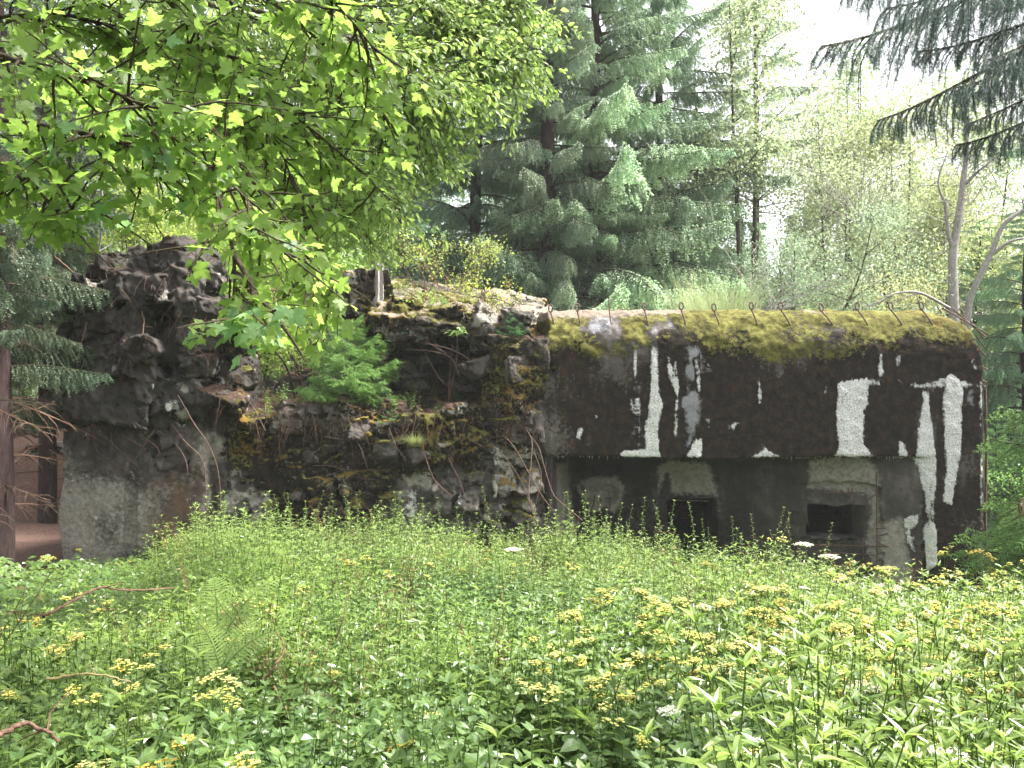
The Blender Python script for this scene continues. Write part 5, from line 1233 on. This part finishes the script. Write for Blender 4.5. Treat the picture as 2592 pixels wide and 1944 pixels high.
for _ in range(3000):
    if cnt >= 280: break
    px, py = rr.uniform(0, 2592), rr.uniform(1400, 1944)
    wgt = .05+.9*sstep(1500, 2250, px)*sstep(1960, 1650, py)*(1 if py < 1850 else .4)+.5*(px > 2250)*(py < 1600)+.28*sstep(1530, 1440, py)+.35*(1300 < px < 2000)*(1450 < py < 1720)
    if rr.random() > wgt: continue
    if px > 1300 and px < 2100 and py < 1420: continue
    Y = 2157*.95/(py-1050)*1.35; Y = min(13.5, Y*rr.uniform(1.0, 1.12)) if py > 1480 else rr.uniform(9, 13.6)
    x = XP(px, Y); z0 = float(gh(x, Y)); zt = CAMZ+(HY-py)*Y/FP; s = (zt-z0)/.98
    if not .55 < s < 1.35: s = min(max(s, .75), 1.2)
    if x < -6.4 and Y > 12.5: continue
    s *= g.uniform(.85, 1.05); far_ = 'near the bunker wall' if Y > 10.5 else ('half way to the bunker' if Y > 6 else 'close to the front')
    side_ = 'left third' if px < 864 else ('middle third' if px < 1728 else 'right third')
    place_rag(x, Y, s, 'slender yellow-headed ragwort in the %s of the clearing, %s' % (side_, far_), int(rr.integers(4))); cnt += 1
print('ragwort', cnt)
def umbel(px, py, Y, Rr, lab, tilt=.0):
    x, y, s = herb_at(px, py, Y); z0 = float(gh(x, y)); H = CAMZ+(HY-py)*Y/FP-z0
    t = empty('umbellifer', (x, y, z0), label=lab, cat='flowering herb', group='white umbel flowers in the clearing'); r = np.random.default_rng(int(px)); st = MB(); st.add(*tube([(0, 0, -.05), (.02, 0, H*.6), (0, 0, H-.07)], [.006, .005, .004], 5)); hd = MB()
    for i in range(24):
        q = Rr*math.sqrt((i+.5)/24); a = i*2.4; c = np.array([q*math.cos(a), q*math.sin(a), H-q*q*1.5+r.normal()*.004]); st.add(*tube([(0, 0, H-.07), c], [.0018, .001], 3))
        n = 18; d = np.stack([r.normal(size=n)*Rr*.11, r.normal(size=n)*Rr*.11, r.uniform(0, .008, n)], 1); V, Fs = scatter(*rhomb(.5, 0), c+d, frames(rand_unit(n)*np.array([1, 1, .3]), np.tile([0, 0, 1.], (n, 1))+r.normal(size=(n, 3))*.3), r.uniform(.006, .012, n)*max(1, Y/6)); hd.add(V, Fs)
    link('stem', st.mesh('stem', [M_stem]), t); link('flower_head', hd.mesh('flower_head', [M_white]), t)
for a in ((2112, 1790, 3.6, .09, 'flat white umbel on the brightest patch, lower right'), (2190, 1735, 4.2, .08, 'white umbel above the lowest flat white umbel on the right'), (2370, 1700, 4.0, .10, 'large round white umbel on a dark stem at lower right'), (2035, 1375, 13.3, .13, 'white umbel standing just under the embrasure corner'), (2100, 1405, 13.0, .16, 'wide flat white umbel in front of the exposed bars'),
          (2130, 1470, 11.5, .17, 'white umbel low in front of the exposed bars'), (1785, 1535, 7, .08, 'single white umbel among herbs in mid clearing'), (1300, 1388, 12.5, .13, 'thin white umbel near the wall left of mid clearing'), (2250, 1480, 11, .2, 'cream umbel group edge in front of the pale wall'), (2400, 1905, 3.0, .07, 'white umbel at the bottom right'), (1700, 1800, 3.9, .06, 'small greenish umbel in the lower middle')):
    umbel(*a)
def fern(px, py, Y, L, az, lab, n=1, lift=.9, s=1.0):
    p = W(px, py, Y); t = empty('fern', (p.x, p.y, p.z), label=lab, cat='fern', group='fern fronds in the clearing')
    for q in range(n):
        mb = MB(); a = az+q*.9; tt = np.linspace(0, 1, 16); C = np.stack([math.cos(a)*L*(.55*tt+.25*tt**2), math.sin(a)*L*(.55*tt+.25*tt**2)*.6, L*(lift*tt-.35*lift*tt**2.4)], 1); mb.add(*tube(C, np.linspace(.005, .0015, 16), 4), 0)
        d = norm(np.gradient(C, axis=0)); sd_ = norm(np.cross(d, np.array([0, -.55, .8])))
        for i in range(2, 20):
            u = i/20*15; j = int(u); c = C[j]+(C[min(j+1, 15)]-C[j])*(u-j); w = L*.24*math.sin(min(1, (1-i/20)*1.25+.05)*math.pi*.5)*(1 if i > 4 else i/5)
            for sg in (-1, 1):
                f = norm(sd_[j]*sg+d[j]*.45); m = 7; k = np.linspace(0, 1, m)[:, None]; nb = norm(np.cross(f, d[j])); cc = c+f*w*k-np.array([0, 0, .12])*w*k**2
                wd = .0085*(L/.6)*(1-k*.75)*(1+.3*np.array([[(-1)**z] for z in range(m)])); V = np.stack([cc-d[j]*wd, cc+d[j]*wd], 1).reshape(-1, 3); mb.add(V, np.array([(2*z, 2*z+1, 2*z+3, 2*z+2) for z in range(m-1)]), 1)
        link('frond', mb.mesh('frond', [M_stem, M_fern]), t)
fern(490, 1455, 12.0, .85, .9, 'pale fern frond rising against the foot of the tower wall')
fern(555, 1640, 5.0, .62, .95, 'tall fern with long fronds left of centre', 2)
fern(560, 1700, 4.2, .42, .35, 'fern with a pale silvery frond spread above the dark hollow', 3, .75)
# rotting branches lying across the herbs
def fallen(pts, r, lab, twigs=6, seed=1, mat=None):
    r2 = np.random.default_rng(seed); mb = MB(); C = curve([W(*p) for p in pts], 8); C = C+r2.normal(size=C.shape)*r*.3; mb.add(*tube(C, np.linspace(r, r*.45, len(C)), 7))
    for k in range(twigs):
        p = C[r2.integers(2, len(C)-1)]; d = norm(r2.normal(size=3)*np.array([1, .5, .6])); mb.add(*tube([p, p+d*r*8, p+d*r*14+r2.normal(size=3)*r*2], [r*.35, r*.22, r*.1], 4))
    tag(link('fallen_branch', mb.mesh('fallen_branch', [mat or M_litter], True)), lab, 'branch')
fallen([(110, 1560, 4.4), (150, 1540, 4.5), (250, 1490, 4.9), (330, 1495, 5.2), (440, 1488, 5.6)], .009, 'rotting reddish branch lying over the herbs left of the fern', 7, 2)
fallen([(-30, 1870, 2.5), (30, 1845, 2.55), (70, 1832, 2.6), (115, 1850, 2.6), (150, 1875, 2.6)], .010, 'bent brown stick at the lower left edge', 2, 3)
fallen([(120, 1720, 3.5), (230, 1705, 3.5), (330, 1725, 3.5)], .006, 'thin dry arched stem in the shaded lower left', 2, 4, M_dry)
fallen([(850, 1620, 5.0), (870, 1560, 5.0), (880, 1490, 5.1)], .005, 'thin dark upright stem in mid clearing', 2, 5)
fallen([(670, 1720, 4.0), (700, 1680, 4.0), (720, 1640, 4.1), (700, 1600, 4.2)], .007, 'brown bent twig in the middle of the clearing', 3, 6)
fallen([(275, 640, 15.3), (330, 720, 14.9), (360, 790, 14.5), (362, 860, 14.2)], .016, 'thin pale root hanging over the tower cap', 3, 8)
fallen([(140, 650, 15.4), (200, 700, 15.1), (260, 725, 14.9), (320, 722, 14.8)], .012, 'thin dead branch resting across the left of the tower top', 5, 9)
fallen([(560, 560, 10.0), (568, 640, 10.0), (580, 720, 10.0), (588, 800, 10.0)], .010, 'pale vine hanging down from the willow in front of the tower', 1, 10, M_grey)
fallen([(600, 725, 15.6), (700, 735, 15.6), (800, 742, 15.8)], .025, 'dead branch lying across the top of the rubble right of the tower', 8, 11)
fallen([(300, 330, 16), (262, 420, 16), (255, 560, 16.5), (248, 680, 17)], .035, 'slim grey stem rising behind the tower', 4, 12, M_grey)
fallen([(268, -60, 18), (266, 60, 18), (258, 200, 18), (252, 320, 18)], .07, 'pale upright trunk seen through the maple leaves', 6, 13, M_grey)
fallen([(0, 1080, 20), (60, 1090, 20), (120, 1120, 20.5)], .06, 'rotten log on the red bank beyond the path', 4, 14)

# litter of twigs on the ledge and tower, hanging roots
def litter():
    r = np.random.default_rng(44); mb = MB()
    for i in range(1500):
        if r.random() < .8: x, y = r.uniform(-5.1, .2), r.uniform(15.0, 18.0)
        else: x, y = r.uniform(-7.6, -5.2), r.uniform(14.6, 16.2)
        z = top(x, y, 3.0 if x > -5.1 else 6.0)
        if z > 2.9 and x > -5.1: continue
        p = np.array([x, y, z+.01]); a = r.random()*6.28; l = r.uniform(.06, .35); d = np.array([math.cos(a), math.sin(a), r.uniform(-.15, .35)])
        mb.add(*tube([p, p+d*l*.5+r.normal(size=3)*.02, p+d*l], [.005, .004, .002], 3))
    tag(link('twig_litter', mb.mesh('twig_litter', [M_litter])), 'reddish-brown dead twigs and needles lying on the rubble ledge', kind='stuff')
litter()
def roots():
    r = np.random.default_rng(45); mb = MB()
    for i in range(170):
        px, py = (r.uniform(560, 1360), r.uniform(985, 1090)) if i < 120 else (r.uniform(200, 560), r.uniform(690, 900))
        p = np.array(face_y(px, py))+np.array([0, -.03, .02]); P = [p]; d = np.array([r.normal()*.35, -.35, -.4]); l = r.uniform(.15, .75)
        for k in range(6): d = norm(d+np.array([r.normal()*.22, 0, -.35])); P.append(P[-1]+d*l/6)
        mb.add(*tube(P, np.linspace(.005, .0015, 7), 3))
    tag(link('hanging_roots', mb.mesh('hanging_roots', [M_litter])), 'thin pale-brown roots and twigs hanging over the broken edges of the ruin', kind='stuff')
roots()
def ledge_plants():
    r = np.random.default_rng(46); P = []; n = 0
    while len(P) < 150:
        if r.random() < .5: x, y, zm = r.uniform(-5.0, -1.0), r.uniform(15.1, 18), 3.2
        elif r.random() < .5: x, y, zm = r.uniform(-3.2, .3), r.uniform(16, 19), 6
        else: x, y, zm = r.uniform(-7.4, -5), r.uniform(15, 16.5), 6
        z = top(x, y, zm)
        if z > .9: P.append((x, y, z-.03))
    m = len(P); K = np.array(KW+KB+KG+KL); gn_scatter('ruin_plants', np.array(P), np.stack([r.normal(size=m)*.2, r.normal(size=m)*.2, r.random(m)*6.28], 1), r.uniform(.22, .62, m), K[r.integers(0, len(K), m)], 'small weeds rooted on the rubble and broken slabs of the ruin')
ledge_plants()
# thin bare stems sprouting from the rubble
for i, (px, py, lab) in enumerate(((800, 960, 'bare dry stems on the rubble left of the sapling'), (700, 770, 'bare brown stems behind the tower rubble'), (1080, 760, 'bare dark twigs at the broken edge of the slab'), (620, 760, 'dry stems between tower and bushes'))):
    p = face_y(px, py); o = (px, py, p.y+.1); bare('dry_stems', px, py, p.y+.1, 9, .8, M_litter, lab, 60+i, 'dry stems')
# stones by the path
sm = [chunk_mesh(700+i, (.22, .2, .13), .05, .8, 0) for i in range(2)]
sm[0].name = sm[1].name = 'stone'
stl = ['pale stone lying farthest left on the gravel path', 'pale stone beside the path near the tower', 'small pale stone on the near edge of the path', 'flat pale stone beyond the gravel path', 'rounded pale stone in the middle of the path', 'little pale stone close to the bunker corner']
for i, (px, Y) in enumerate(((20, 22.4), (130, 22.8), (90, 21.6), (60, 23.2), (70, 22.4), (165, 22))):
    x = XP(px, Y); o = link('stone', sm[i % 2], None, (x, Y, float(gh(x, Y))+.05)); o.scale = (g.uniform(.8, 1.5),)*3; o.rotation_euler.z = i*1.3; tag(o, stl[i], 'stone', 'stones on the gravel path')
print('total script', time.time()-T0)
